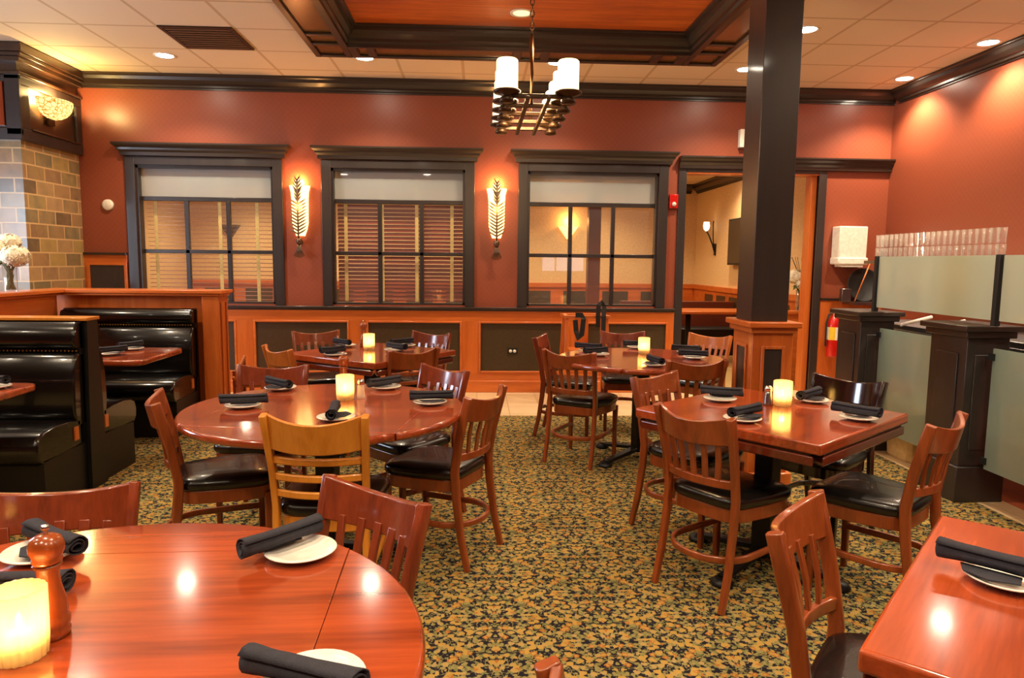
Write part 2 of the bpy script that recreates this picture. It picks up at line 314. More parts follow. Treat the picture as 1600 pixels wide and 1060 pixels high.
# ---------------------------------------------------------------- mesh builder
class MB:
    def __init__(s): s.v = []; s.f = []; s.smooth = []
    def add(s, vs, fs, smooth=False, mat=None):
        o = len(s.v)
        for p in vs:
            s.v.append(tuple(mat @ Vector(p)) if mat is not None else tuple(p))
        for f in fs: s.f.append([i+o for i in f]); s.smooth.append(smooth)
        return s
    def box(s, x0, x1, y0, y1, z0, z1, mat=None):
        vs = [(x, y, z) for z in (z0, z1) for y in (y0, y1) for x in (x0, x1)]
        return s.add(vs, [(0, 2, 3, 1), (4, 5, 7, 6), (0, 1, 5, 4), (2, 6, 7, 3), (0, 4, 6, 2), (1, 3, 7, 5)], False, mat)
    def prism(s, poly, z0, z1, mat=None, smooth=False):
        n = len(poly); vs = [(x, y, z0) for x, y in poly]+[(x, y, z1) for x, y in poly]
        fs = [tuple(range(n-1, -1, -1)), tuple(range(n, 2*n))]+[(i, (i+1) % n, n+(i+1) % n, n+i) for i in range(n)]
        return s.add(vs, fs, smooth, mat)
    def loops(s, rings, closed=True, caps=True, smooth=True, mat=None):
        n = len(rings[0]); vs = [p for r in rings for p in r]; fs = []
        for a in range(len(rings)-1):
            for i in range(n if closed else n-1):
                j = (i+1) % n; fs.append((a*n+i, a*n+j, (a+1)*n+j, (a+1)*n+i))
        if caps and closed:
            fs.append(tuple(range(n-1, -1, -1))); fs.append(tuple((len(rings)-1)*n+i for i in range(n)))
        s.add(vs, fs, smooth, mat)
        if caps and closed: s.smooth[-1] = s.smooth[-2] = False
        return s
    def lathe(s, prof, seg=24, c=(0, 0, 0), rib=0, ribn=0, caps=True, mat=None):
        rings = []
        for r, z in prof:
            rings.append([(c[0]+(r*(1+(rib*math.cos(ribn*2*PI*i/seg) if ribn else 0)))*math.cos(2*PI*i/seg),
                           c[1]+(r*(1+(rib*math.cos(ribn*2*PI*i/seg) if ribn else 0)))*math.sin(2*PI*i/seg), c[2]+z) for i in range(seg)])
        return s.loops(rings, True, caps, True, mat)
    def sweep(s, pts, sec, up=(0, 0, 1), smooth=False, closed=False, caps=True, scales=None, mat=None):
        """sec: list of (a,b) offsets; a along side vector, b along local up."""
        P = [Vector(p) for p in pts]; rings = []; n = len(P)
        for i, p in enumerate(P):
            if closed: t = P[(i+1) % n]-P[i-1]
            else: t = P[min(i+1, n-1)]-P[max(i-1, 0)]
            t.normalize(); u = Vector(up); side = t.cross(u)
            if side.length < 1e-4: side = t.cross(Vector((0, 1, 0)))
            side.normalize(); u2 = side.cross(t)
            k = scales[i] if scales else 1
            kk = k if isinstance(k, tuple) else (k, k)
            rings.append([tuple(p+side*a*kk[0]+u2*b*kk[1]) for a, b in sec])
        if closed: rings.append(rings[0]); caps = False
        return s.loops(rings, True, caps, smooth, mat)
    def tube(s, pts, r, seg=10, closed=False, mat=None, scales=None):
        sec = [(r*math.cos(2*PI*i/seg), r*math.sin(2*PI*i/seg)) for i in range(seg)]
        up = (0, 0, 1)
        a = Vector(pts[-1])-Vector(pts[0])
        if len(pts) > 1 and abs(a.normalized().z) > .9 and not closed: up = (0, 1, 0)
        return s.sweep(pts, sec, up, True, closed, True, scales, mat)
    def obj(s, name, mat, parent=None, bevel=0, bseg=2, sub=0, loc=None, rz=0):
        me = bpy.data.meshes.new(name); me.from_pydata(s.v, [], s.f); me.update()
        me.polygons.foreach_set('use_smooth', s.smooth)
        for mm in (mat if isinstance(mat, (list, tuple)) else [mat]): me.materials.append(mm)
        o = bpy.data.objects.new(name, me); COL.objects.link(o)
        if parent: o.parent = parent
        if loc: o.location = loc
        o.rotation_euler.z = rz
        if bevel:
            b = o.modifiers.new('bevel', 'BEVEL'); b.width = bevel; b.segments = bseg; b.limit_method = 'ANGLE'; b.angle_limit = math.radians(40)
            me.polygons.foreach_set('use_smooth', [True]*len(me.polygons))
            try: me.set_sharp_from_angle(angle=math.radians(50))
            except Exception: pass
            b.harden_normals = False
        if sub:
            q = o.modifiers.new('subdivision', 'SUBSURF'); q.levels = q.render_levels = sub
        return o
def rect(w, d): return [(-w/2, -d/2), (w/2, -d/2), (w/2, d/2), (-w/2, d/2)]
def rrect(w, d, r=.3):
    a, b = w/2, d/2; k = r*min(a, b)
    return [(-a+k, -b), (a-k, -b), (a, -b+k), (a, b-k), (a-k, b), (-a+k, b), (-a, b-k), (-a, -b+k)]
def tag(o, label, cat=None, group=None, kind=None):
    if label: o['label'] = label
    if cat: o['category'] = cat
    if group: o['group'] = group
    if kind: o['kind'] = kind
    return o
def empty(name, loc=(0, 0, 0), rz=0):
    o = bpy.data.objects.new(name, None); COL.objects.link(o); o.location = loc; o.rotation_euler.z = rz; o.empty_display_size = .1
    return o
def copy_tree(o, parent=None):
    c = o.copy(); COL.objects.link(c); c.parent = parent
    for ch in o.children: copy_tree(ch, c)
    return c
def struct(name, mb, mat, label=None, **k):
    o = mb.obj(name, mat, **k); o['kind'] = 'structure'
    if label: o['label'] = label
    return o
def sroot(name, label, loc=(0, 0, 0)):
    o = empty(name, loc); o['kind'] = 'structure'; o['label'] = label; return o
def light(name, kind, loc, power, col=WARM, parent=None, size=.05, spot=None, blend=.5, aim=None):
    l = bpy.data.lights.new(name, kind); l.energy = power; l.color = col
    if kind == 'SPOT': l.spot_size = math.radians(spot); l.spot_blend = blend; l.shadow_soft_size = size
    elif kind == 'POINT': l.shadow_soft_size = size
    elif kind == 'AREA': l.size = size
    o = bpy.data.objects.new(name, l); COL.objects.link(o); o.location = loc
    if parent: o.parent = parent
    if aim is not None: o.rotation_euler = Vector(aim).to_track_quat('-Z', 'Y').to_euler()
    return o

# ================================================================= SETTING
CARPET_Y = 6.415; STRIP_X = 3.03
struct('floor', MB().box(LX, STRIP_X, FY, CARPET_Y, -.1, 0), M['carpet'], 'floral gold, olive and navy patterned carpet')
struct('floor', MB().box(LX, RX, CARPET_Y, 7.76, -.1, .001).box(STRIP_X, 3.21, FY, CARPET_Y, -.1, .001), M['ftile'], 'cream stone tile border of the floor')
struct('floor', MB().box(3.21, RX, FY, CARPET_Y, -.1, 0), M['rtile'], 'red quarry tile floor behind the service counter')
# walls
WIN = [(-3.54, -2.14), (-1.54, -.135), (.53, 1.94)]
WZ0, WZ1 = .95, 2.38
DX0, DX1, DZ = 2.235, 3.69, 2.40
mb = MB(); y0, y1 = BACK, BACK+.15
xs = [LX]+[v for a in WIN for v in a]+[DX0, DX1, RX+.15]
for i in range(0, len(xs)-1, 2): mb.box(xs[i], xs[i+1], y0, y1, 0, CEIL)
for a, b in WIN: mb.box(a, b, y0, y1, 0, WZ0); mb.box(a, b, y0, y1, WZ1, CEIL)
mb.box(DX0, DX1, y0, y1, DZ, CEIL)
struct('wall_back', mb, M['paper'], 'terracotta papered wall with three windows and a doorway')
struct('wall_right', MB().box(RX, RX+.15, FY, BACK, 0, CEIL), M['paper'], 'bright terracotta papered wall behind the glasses')
mb = MB(); LW = [(3.95, 5.1)]; ys = [FY]+[v for a in LW for v in a]+[BACK+.15]
for k in range(0, len(ys)-1, 2): mb.box(LX-.15, LX, ys[k], ys[k+1], 0, CEIL)
for a, b in LW: mb.box(LX-.15, LX, a, b, 0, .95).box(LX-.15, LX, a, b, 2.35, CEIL)
struct('wall_left', mb, M['paper'])
for k, (a, b) in enumerate(LW):
    r = sroot('window_%d' % (k+4), 'daylit street window in the left side wall')
    MB().box(LX-.12, LX-.1, a, b, .95, 2.35).obj('pane', M['sky'], r)
    MB().box(LX-.09, LX, (a+b)/2-.03, (a+b)/2+.03, .95, 2.35).box(LX-.09, LX, a, b, 1.6, 1.65).obj('muntin', M['espresso'], r)
    light('daylight', 'AREA', (LX+.02, (a+b)/2, 1.65), DAY_W*(b-a), (.72, .84, 1), r, 1.2, aim=(1, 0, 0))
mb = MB(); mb.box(LX, RX, FY-.15, FY, 0, 1.2).box(LX, RX, FY-.15, FY, 1.55, CEIL).box(LX, 1.7, FY-.15, FY, 1.2, 1.55).box(2.8, RX, FY-.15, FY, 1.2, 1.55)
struct('wall_front', mb, M['paper'])
r = sroot('window_7', 'small daylit window in the front wall')
MB().box(1.7, 2.8, FY-.12, FY-.1, 1.2, 1.55).obj('pane', M['sky'], r)
MB().box(2.03, 2.07, FY-.09, FY, 1.2, 1.55).obj('muntin', M['espresso'], r)
# ceiling with the coffer opening
CX0, CX1, CY0, CY1 = -1.46, 2.19, 2.4, 6.65
mb = MB()
mb.box(LX, CX0, FY, BACK+.15, CEIL, CEIL+.1).box(CX1, RX+.15, FY, BACK+.15, CEIL, CEIL+.1)
mb.box(CX0, CX1, CY1, BACK+.15, CEIL, CEIL+.1).box(CX0, CX1, FY, CY0, CEIL, CEIL+.1)
struct('ceiling', mb, M['ceil'], 'suspended ceiling of beige square tiles')
IX0, IX1, IY0, IY1 = -1.13, 1.86, 2.75, 6.30
SZ = 3.235
def frame_ring(mb, x0, x1, y0_, y1_, w, z0, z1):
    mb.box(x0, x0+w, y0_, y1_, z0, z1).box(x1-w, x1, y0_, y1_, z0, z1).box(x0+w, x1-w, y0_, y0_+w, z0, z1).box(x0+w, x1-w, y1_-w, y1_, z0, z1)
r = sroot('trim_1', 'dark stained coffer frame set in the ceiling')
mb = MB(); w_ = .33
mb.box(CX0, IX0, CY0, CY1, SZ+.02, CEIL+.12).box(IX1, CX1, CY0, CY1, SZ+.02, CEIL+.12).box(IX0, IX1, CY0, IY0, SZ+.02, CEIL+.12).box(IX0, IX1, IY1, CY1, SZ+.02, CEIL+.12)
mb.obj('soffit', wood('golden brown soffit panel', (96, 62, 24), (124, 84, 36), rough=.22, coat=.5, axis=1), r)
# soffit face frames leave recessed panels
mb = MB(); e = .055; z0_, z1_ = SZ, SZ+.02
for xa, xb in ((CX0, IX0), (IX1, CX1)):
    mb.box(xa, xa+e, CY0, CY1, z0_, z1_).box(xb-e, xb, CY0, CY1, z0_, z1_)
    for yy in (CY0, 3.6, 4.75, 5.1, 6.0, 6.25, CY1-e): mb.box(xa+e, xb-e, yy, yy+e, z0_, z1_)
for ya, yb in ((IY1, CY1), (CY0, IY0)):
    mb.box(IX0, IX1, ya, ya+e, z0_, z1_).box(IX0, IX1, yb-e, yb, z0_, z1_)
    for xx in (IX0, -.98, .3, .55, 1.55, 1.78): mb.box(xx, xx+e*1.4, ya+e, yb-e, z0_, z1_)
mb.obj('soffit_frame', M['espresso'], r, bevel=.006)
prof = [(0, 0), (.012, 0), (.012, .03), (.03, .045), (.03, .07), (.06, .10), (.075, .125), (.075, .15), (.10, .158), (.10, .175)]
def mould_ring(mb, x0, x1, ya, yb, prof, z):
    rings = []
    for o_, h in prof: rings.append([(x0+o_, ya+o_, z+h), (x1-o_, ya+o_, z+h), (x1-o_, yb-o_, z+h), (x0+o_, yb-o_, z+h)])
    mb.loops(rings, True, False, False)
mb = MB(); mould_ring(mb, IX0, IX1, IY0, IY1, prof, SZ-.01); mb.obj('crown_moulding', M['espresso'], r)
struct('ceiling', MB().box(IX0, IX1, IY0, IY1, 3.40, 3.45), M['plank'], 'knotty orange plank panel inside the ceiling coffer')
# crown mouldings (profile: out from wall, down from ceiling)
cprof = [(0, 0), (.11, 0), (.11, -.02), (.095, -.03), (.085, -.06), (.05, -.09), (.03, -.10), (.03, -.12), (.012, -.125), (.012, -.14), (0, -.14)]
def mould_line(mb, p0, p1, out, prof, z):
    o_ = Vector(out)
    rings = [[tuple(Vector((p[0], p[1], z+h))+o_*d) for d, h in prof] for p in (p0, p1)]
    mb.loops(rings, True, True, False)
struct('trim_2', (lambda m_: (mould_line(m_, (LX, BACK), (RX, BACK), (0, -1, 0), cprof, CEIL-.001), m_)[1])(MB()), M['espresso'], 'dark crown moulding along the back wall')
struct('trim_3', (lambda m_: (mould_line(m_, (RX, FY), (RX, BACK-.11), (-1, 0, 0), cprof, CEIL-.001), m_)[1])(MB()), M['espresso'], 'dark crown moulding along the right wall')
# windows
wp = [(0, 0), (.09, 0), (.09, -.015), (.08, -.03), (.055, -.05), (.05, -.07), (.03, -.09), (.028, -.125), (0, -.13)]
def cornice(name, x0, x1, zt, label, parent=None, ret=(True, True)):
    mb = MB(); rings = []
    for d, h in wp:
        xa = x0+(.11-d if ret[0] else 0); xb = x1-(.11-d if ret[1] else 0)
        rings.append([(xa, BACK, zt+h), (xa, BACK-.02-d, zt+h), (xb, BACK-.02-d, zt+h), (xb, BACK, zt+h)])
    mb.loops(rings, True, True, False)
    o = mb.obj(name, M['espresso'], parent); 
    if label: tag(o, label, kind='structure')
    return o
MUNT = [(-3.06, -2.63), (-1.045, -.60), (1.0, 1.465)]
LBL = ['leftmost window, with a level-slatted wooden blind', 'middle window, with a tilted red-brown wooden blind', 'right-hand window, with its blind drawn up']
for i, (a, b) in enumerate(WIN):
    r = sroot('window_%d' % (i+1), LBL[i])
    mb = MB(); c = .10; f0 = BACK-.025
    mb.box(a-c, a, f0, BACK, .935, WZ1+.08).box(b, b+c, f0, BACK, .935, WZ1+.08).box(a, b, f0, BACK, WZ1, WZ1+.08)
    mb.obj('casing', M['espresso_z'], r, bevel=.004)
    cornice('cornice', a-c-.11, b+c+.11, 2.595, None, r)
    mb = MB(); yf0, yf1 = BACK+.05, BACK+.09
    frame_ring(MB(), 0, 1, 0, 1, .1, 0, 1)
    mb.box(a, a+.025, BACK, yf1, WZ0, WZ1).box(b-.025, b, BACK, yf1, WZ0, WZ1).box(a, b, BACK, yf1, WZ1-.03, WZ1).box(a, b, BACK, yf1, WZ0, WZ0+.02)
    mb.obj('jamb', M['espresso_z'], r)
    mb = MB().box(a+.025, b-.025, yf0, yf1, 2.02, 2.065).box(a+.025, b-.025, yf0, yf1, 1.475, 1.515)
    for mx_ in MUNT[i]: mb.box(mx_-.022, mx_+.022, yf0, yf1, WZ0+.02, 2.02)
    mb.obj('muntin', M['espresso_z'], r, bevel=.004)
    MB().box(a+.025, b-.025, BACK+.068, BACK+.072, WZ0+.02, 2.02).obj('pane', M['pane'], r)
    MB().box(a+.025, b-.025, BACK+.062, BACK+.078, 2.065, WZ1-.03).obj('transom_pane', M['transom'], r)
# blinds
def blind(i, z0b, n, tilt, label, tx):
    a, b = WIN[i]; yb = BACK+.135
    r = empty('window_blind', ((a+b)/2, yb+.04, WZ1)); tag(r, label, 'window blind')
    cx = (a+b)/2; hw = (b-a)/2-.03; zt = WZ1-.06; oy = 0
    MB().box(-hw, hw, -.03, .03, -.06, 0).obj('headrail', M['slat'], r)
    mb = MB(); dz = (zt-z0b)/n
    for k in range(n):
        z = zt-WZ1-dz*(k+.5); ct, st = math.cos(tilt)*.024, math.sin(tilt)*.024
        mb.add([(-hw, -ct, z-st), (hw, -ct, z-st), (hw, ct, z+st), (-hw, ct, z+st), (-hw, -ct, z-st+.003), (hw, -ct, z-st+.003), (hw, ct, z+st+.003), (-hw, ct, z+st+.003)],
               [(0, 3, 2, 1), (4, 5, 6, 7), (0, 1, 5, 4), (2, 3, 7, 6), (0, 4, 7, 3), (1, 2, 6, 5)])
    mb.obj('slats', M['slat'], r)
    MB().box(-hw, hw, -.026, .026, z0b-WZ1-.02, z0b-WZ1).obj('bottom_rail', M['slat'], r)
    for t in tx:
        MB().box(t-cx-.018, t-cx+.018, -.030, -.027, z0b-WZ1-.02, -.06).obj('tape', M['tape'], r)
    return r
blind(0, .96, 31, .10, 'wooden blind hanging with level slats in the leftmost window', (-3.42, -3.10, -2.75, -2.36))
blind(1, 1.0, 31, .75, 'red-brown wooden blind with tilted slats in the middle window', (-1.42, -1.03, -.66, -.28))
r = empty('window_blind', (1.235, BACK+.175, WZ1)); tag(r, 'wooden blind drawn up to the top of the right-hand window', 'window blind')
mb = MB()
for k in range(12): mb.box(-.68, .68, -.024, .024, -.10-k*.010, -.094-k*.010)
mb.obj('slats', M['slat'], r); MB().box(-.68, .68, -.03, .03, -.06, 0).obj('headrail', M['slat'], r)
for t in (-.46, -.06, .34, .66-.02):
    pts = [(t+.014*math.sin(k*1.2), -.036-.004*(k % 2), -.07-k*.032) for k in range(8)]
    MB().sweep(pts, rect(.004, .034), up=(1, 0, 0)).obj('tape', M['tape'], r)
# cornice over the doorway and its casing
cornice('trim_4', 2.15, RX, 2.56, 'dark cornice moulding running over the doorway to the corner', None, (False, False))
r = sroot('door_1', 'wide doorway into the back dining room')
mb = MB(); c = .085
mb.box(DX0-c, DX0, BACK-.025, BACK+.17, 0, DZ+.06).box(DX1, DX1+c, BACK-.025, BACK+.17, 0, DZ+.06).box(DX0, DX1, BACK-.025, BACK+.17, DZ, DZ+.06)
mb.obj('casing', M['espresso_z'], r, bevel=.004)
MB().box(DX0, DX1, BACK-.015, BACK+.17, DZ-.015, DZ).box(DX1-.06, DX1, BACK+.03, BACK+.17, 0, DZ-.015).obj('jamb', M['oak_z'], r)
# chair rail and wainscot (back wall)
struct('trim_5', MB().box(-3.62, 2.15, BACK-.05, BACK, .905, .932).box(-3.62, 2.15, BACK-.035, BACK, .89, .905), M['espresso'], 'dark cap rail under the windows', bevel=.004)
PAN = [(-3.55, -2.56), (-2.38, -1.37), (-1.19, -.165), (.015, 1.0), (1.18, 2.085)]
mb = MB().box(-3.62, 2.15, BACK-.022, BACK, .78, .89)
mb.box(-3.62, 2.15, BACK-.022, BACK, .13, .215)
ed = [-3.62]+[v for p in PAN for v in p]+[2.15]
mz = MB()
for k in range(0, len(ed), 2): mz.box(ed[k], ed[k+1], BACK-.022, BACK, .215, .78)
struct('trim_6', mb, M['oak'], 'orange oak wainscot rails on the back wall')
struct('trim_7', mz, M['oak_z'], 'orange oak wainscot stiles on the back wall')
mm = MB()
for a, b in PAN:
    e = .022
    mm.box(a, a+e, BACK-.032, BACK, .215, .78).box(b-e, b, BACK-.032, BACK, .215, .78).box(a+e, b-e, BACK-.032, BACK, .758, .78).box(a+e, b-e, BACK-.032, BACK, .215, .237)
struct('trim_8', mm, M['oak'], 'raised oak bead around the wainscot panels', bevel=.006)
mp_ = MB()
for a, b in PAN: mp_.box(a, b, BACK-.008, BACK, .215, .78)
struct('trim_9', mp_, M['panel'], 'dark brown recessed wainscot panels')
struct('baseboard_back', MB().box(-3.62, 2.15, BACK-.035, BACK, 0, .13), M['oak'], 'orange oak baseboard', bevel=.008)
# raised wainscot left of the first window
struct('trim_10', MB().box(-4.1, -3.66, BACK-.03, BACK, 1.45, 1.475), M['espresso'], 'short dark rail left of the windows')
struct('trim_11', MB().box(-4.1, -3.66, BACK-.015, BACK, .9, 1.45).box(-4.07, -4.04, BACK-.03, BACK, .9, 1.37).box(-3.69, -3.66, BACK-.03, BACK, .9, 1.37).box(-4.04, -3.69, BACK-.03, BACK, 1.345, 1.37), M['oak'], 'raised oak panel frame beside the stone pillar')
struct('trim_12', MB().box(-4.04, -3.69, BACK-.02, BACK-.014, .9, 1.345), M['bluepanel'], 'glossy dark panel beside the stone pillar')
# right of doorway: wainscot
struct('trim_13', MB().box(DX1+.09, RX, BACK-.03, BACK, 1.035, 1.06), M['espresso'], 'dark rail right of the doorway')
struct('trim_14', MB().box(DX1+.09, RX, BACK-.015, BACK, 0, 1.035), M['oak_z'], 'oak wainscot right of the doorway')

# ================================================================= BACK ROOM
BY, BX, BC = 13.5, 4.2, 2.92
struct('floor', MB().box(LX, BX, 7.76, BY, -.1, 0), tile_mat('back room carpet', (150, 122, 70), (176, 148, 92), (150, 120, 70), .07, .09, rough=.9, msize=.01), 'tan patterned carpet of the back room')
struct('wall_far', MB().box(LX, BX, BY, BY+.1, 0, BC), M['tan'], 'tan far wall of the back room')
struct('wall_side', MB().box(BX, BX+.1, 7.76, BY+.1, 0, BC), M['tan'], 'cream side wall of the back room')
struct('wall_side', MB().box(LX-.1, LX, 7.76, BY+.1, 0, BC), M['tan'])
struct('wall_divider', MB().box(LX, -3.56, 7.765, 7.775, 0, BC).box(3.9, BX, 7.765, 7.775, 0, BC), M['tan'])
struct('ceiling', MB().box(LX, BX, 7.76, BY, BC, BC+.1), M['backceil'], 'pale ceiling of the back room')
cs = [(d*1.2, h*1.2) for d, h in cprof]
struct('trim_15', (lambda m_: (mould_line(m_, (BX, 7.77), (BX, BY), (-1, 0, 0), cs, BC-.001), mould_line(m_, (LX, BY), (BX-.13, BY), (0, -1, 0), cs, BC-.001), m_)[2])(MB()), M['espresso'], 'dark crown moulding in the back room')
mb = MB().box(LX, BX, BY-.05, BY, .95, 1.03).box(LX, BX, BY-.02, BY, 0, .95).box(BX-.05, BX, 7.77, BY-.05, .95, 1.03).box(BX-.02, BX, 7.77, BY-.05, 0, .95)
struct('trim_16', mb, M['oak'], 'orange oak wainscot in the back room')
mb = MB(); x = LX+.3
while x < BX-.6:
    mb.box(x, x+.5, BY-.028, BY-.019, .2, .88); x += .75
y = 8.0
while y < BY-.6:
    mb.box(BX-.028, BX-.019, y, y+.42, .2, .88); y += .62
struct('trim_17', mb, M['panel'], 'dark panels of the back room wainscot')
tag(MB().box(1.82, 2.02, 11.6, 11.8, 0, BC).obj('support_post', M['dimtrim']), 'dark maroon post seen through the right-hand window', 'post')

def tv():
    t = empty('wall_television', (BX-.05, 10.85, 1.78)); tag(t, 'dark flat television on the cream back room wall', 'television')
    MB().box(-.05, .03, -.62, .62, -.37, .37).obj('screen_body', M['hinge'], t, bevel=.006)
    MB().box(-.055, -.05, -.59, .59, -.34, .34).obj('screen', M['tv'], t)
tv()
# branch sconce on the cream wall
t = empty('branch_sconce', (BX, 12.35, 1.78)); t.scale = (1.15, 1.15, 1.15); tag(t, 'iron branch wall light with a small glass tulip shade', 'wall light')
MB().tube([(-.02, 0, -.12), (-.05, .0, -.02), (-.10, .03, .12), (-.14, .05, .2)], .012).tube([(-.03, .0, -.05), (-.07, -.07, .08), (-.06, -.02, .28), (-.05, .0, .34)], .009).obj('branch', M['iron'], t)
MB().box(-.02, 0, -.03, .03, -.18, 0).obj('back_plate', M['iron'], t)
MB().lathe([(.012, 0), (.04, .03), (.05, .08), (.042, .14)], 16, (-.14, .05, .19), caps=False).obj('shade', M['sconcedim'], t)
for x, z, lit in ((2.77, 2.0, True), (-4.55, 1.95, False)):
    x_ = {True: 1.72, False: -4.6}[lit]
    t = empty('corner_sconce', (x_, BY, z)); tag(t, 'lit triangular wall sconce seen through the right-hand window' if lit else 'unlit dark triangular sconce seen through the leftmost window', 'wall light')
    mb = MB(); mb.add([(-.19, 0, .1), (.19, 0, .1), (.16, -.12, .1), (-.16, -.12, .1), (-.03, 0, -.13), (.03, 0, -.13), (.02, -.04, -.13), (-.02, -.04, -.13)], [(0, 1, 2, 3), (7, 6, 5, 4), (3, 2, 6, 7), (0, 3, 7, 4), (2, 1, 5, 6), (1, 0, 4, 5)])
    mb.obj('shade', M['sconcelit'] if lit else M['hood'], t)
    if lit: light('sconce_glow', 'POINT', (0, -.1, .2), 8, (1, .5, .15), t, .04)
# back room booth table and bench seen through the doorway
t = empty('booth_table', (3.1, 10.2, 0)); tag(t, 'reddish booth table in the back room beyond the doorway', 'table')
MB().box(-.6, .9, -.38, .38, .71, .75).obj('table_top', M['oak'], t, bevel=.01)
MB().tube([(0, 0, .02), (0, 0, .71)], .04).obj('pedestal', M['iron'], t); MB().box(-.3, .3, -.05, .05, 0, .03).box(-.05, .05, -.3, .3, 0, .03).obj('base', M['iron'], t)
t = empty('booth_bench', (3.3, 11.0, 0)); tag(t, 'dark booth bench behind the back room table', 'bench')
MB().box(-1.0, .85, -.25, .2, 0, .42).obj('seat', M['boothside'], t, bevel=.02); MB().box(-1.0, .85, .2, .3, 0, .82).obj('backrest', M['dimtrim'], t, bevel=.01)
for i, (x, y) in enumerate(((-.6, 10.2), (-2.6, 10.4), (1.1, 9.6))):
    t = empty('dining_table', (x, y, 0)); tag(t, ['back room table seen through the middle window', 'back room table seen through the leftmost window', 'back room table seen through the right-hand window'][i], 'table', None)
    MB().box(-.5, .5, -.4, .4, .71, .75).obj('table_top', M['tedge'], t, bevel=.01)
    MB().tube([(0, 0, .03), (0, 0, .71)], .04).obj('pedestal', M['iron'], t); MB().box(-.3, .3, -.04, .04, 0, .03).box(-.04, .04, -.3, .3, 0, .03).obj('base', M['iron'], t)

# ================================================================= DOWNLIGHTS
def downlight(x, y, z, label, watts=DOWN_W, rr=.075, spot=125, lit=True, col=WARM, aim=(0, 0, -1)):
    t = empty('ceiling_downlight', (x, y, z)); tag(t, label, 'ceiling light')
    MB().lathe([(rr+.022, 0), (rr+.02, -.008), (rr, -.004), (rr-.004, .0)], 24, caps=False).obj('trim_ring', M['white'], t)
    MB().lathe([(rr, -.003), (.001, -.0035)], 24, caps=False).obj('lens', M['lens'] if lit else M['glowlens'], t)
    if lit: light('lamp', 'SPOT', (0, 0, -.03), watts, col, t, .05, spot, .6, aim)
    return t
DL = [(-2.89, 6.88, 'ceiling downlight beside the dark vent, nearest the stone pillar'),
      (-1.05, 6.80, 'ceiling downlight just past the left corner of the ceiling coffer'),
      (.73, 6.80, 'ceiling downlight between coffer and back wall, behind the chandelier'),
      (2.555, 6.87, 'ceiling downlight just left of the dark column'),
      (2.60, 5.70, 'ceiling downlight just right of the dark column'),
      (4.24, 7.06, 'ceiling downlight nearest the back right corner'),
      (4.24, 5.90, 'ceiling downlight over the glasses by the right wall, at the photo edge')]
for x, y, l in DL: downlight(x, y, CEIL, l, watts=DOWN_W*(1.4 if x > 4 else 1))
for i, (x, y) in enumerate(((4.24, 4.3), (4.24, 2.6), (2.6, 3.9), (2.6, 1.9), (2.6, -.2), (-2.9, 5.0), (-2.9, 3.2), (-2.9, 1.4), (-2.9, -.4), (.4, 1.6), (-1.05, 1.6), (1.7, .4), (.35, -.6), (-1.1, -.2), (-4.4, 4.2), (-4.4, 1.6))):
    downlight(x, y, CEIL, 'ceiling downlight out of the picture, over the dining area', watts=DOWN_W*(1.4 if x > 4 else 1))['group'] = 'downlights out of the picture'
downlight(.34, 5.86, 3.399, 'unlit round light set in the orange plank ceiling', lit=False, rr=.07)
for i, (x, y) in enumerate(((-4, 9.4), (-2, 9.4), (0, 9.4), (2.2, 9.4), (-4, 12.2), (-2, 12.2), (0, 12.2), (2.2, 12.2), (3.7, 10.8))):
    t = empty('ceiling_downlight', (x, y, BC)); tag(t, 'small downlight in the back room ceiling', 'ceiling light', 'back room downlights')
    MB().lathe([(.07, -.003), (.001, -.004)], 20, caps=False).obj('lens', M['lens'], t)
    light('lamp', 'SPOT', (0, 0, -.03), 110, (1, .76, .46), t, .05, 140, .7, (0, 0, -1))

# ceiling vent
t = empty('ceiling_vent', (-2.285, 6.31, CEIL)); tag(t, 'dark square air vent in the tiled ceiling', 'vent')
mb = MB(); frame_ring(mb, -.295, .295, -.295, .295, .03, -.012, 0); mb.obj('frame', M['bronze'], t)
MB().box(-.27, .27, -.27, .27, -.003, -.001).obj('backing', plain('vent backing', (70, 46, 28), .6), t)
mb = MB()
for k in range(9):
    mb.box(-.26, .26, -.245+k*.06, -.245+k*.06+.035, -.011, -.008)
mb.obj('louvres', plain('vent louvre', (92, 62, 38), .5), t)

# ================================================================= CHANDELIER
CH = (.24, 3.57)
t = empty('chandelier', (CH[0]+.02, CH[1], 2.15)); tag(t, 'bronze bar chandelier with rows of glowing candle shades', 'chandelier')
LROW = [-.38, -.19, 0, .19, .38]; HX = .147
for y in LROW: MB().box(-HX, HX, y-.011, y+.011, -.012, .006).obj('cross_bar', M['bronze'], t, bevel=.002)
for x in (-.046, .046): MB().box(x-.009, x+.009, -.43, .43, -.03, -.012).obj('long_bar', M['bronze'], t, bevel=.002)
MB().tube([(-.012, -.20, 0), (-.012, -.20, .14), (-.008, -.04, .32), (0, 0, .38)], .007).tube([(.012, .20, 0), (.012, .20, .14), (.008, .04, .32), (0, 0, .38)], .007).obj('hanger', M['bronze'], t)
for y in LROW:
    for sx in (-1, 1):
        cx = sx*(HX-.012)
        dc = MB().lathe([(.02, -.035), (.032, -.03), (.03, -.012), (.02, -.004), (.058, .008), (.062, .016), (.058, .020), (.001, .018)], 24, (cx, y, 0)).obj('drip_cup', M['bronze'], t)
        MB().lathe([(.047, .02), (.047, .146), (.042, .152), (.040, .146)], 24, (cx, y, 0), caps=False).obj('candle_shade', M['shade'], dc)
mb = MB(); z = .37
k = 0
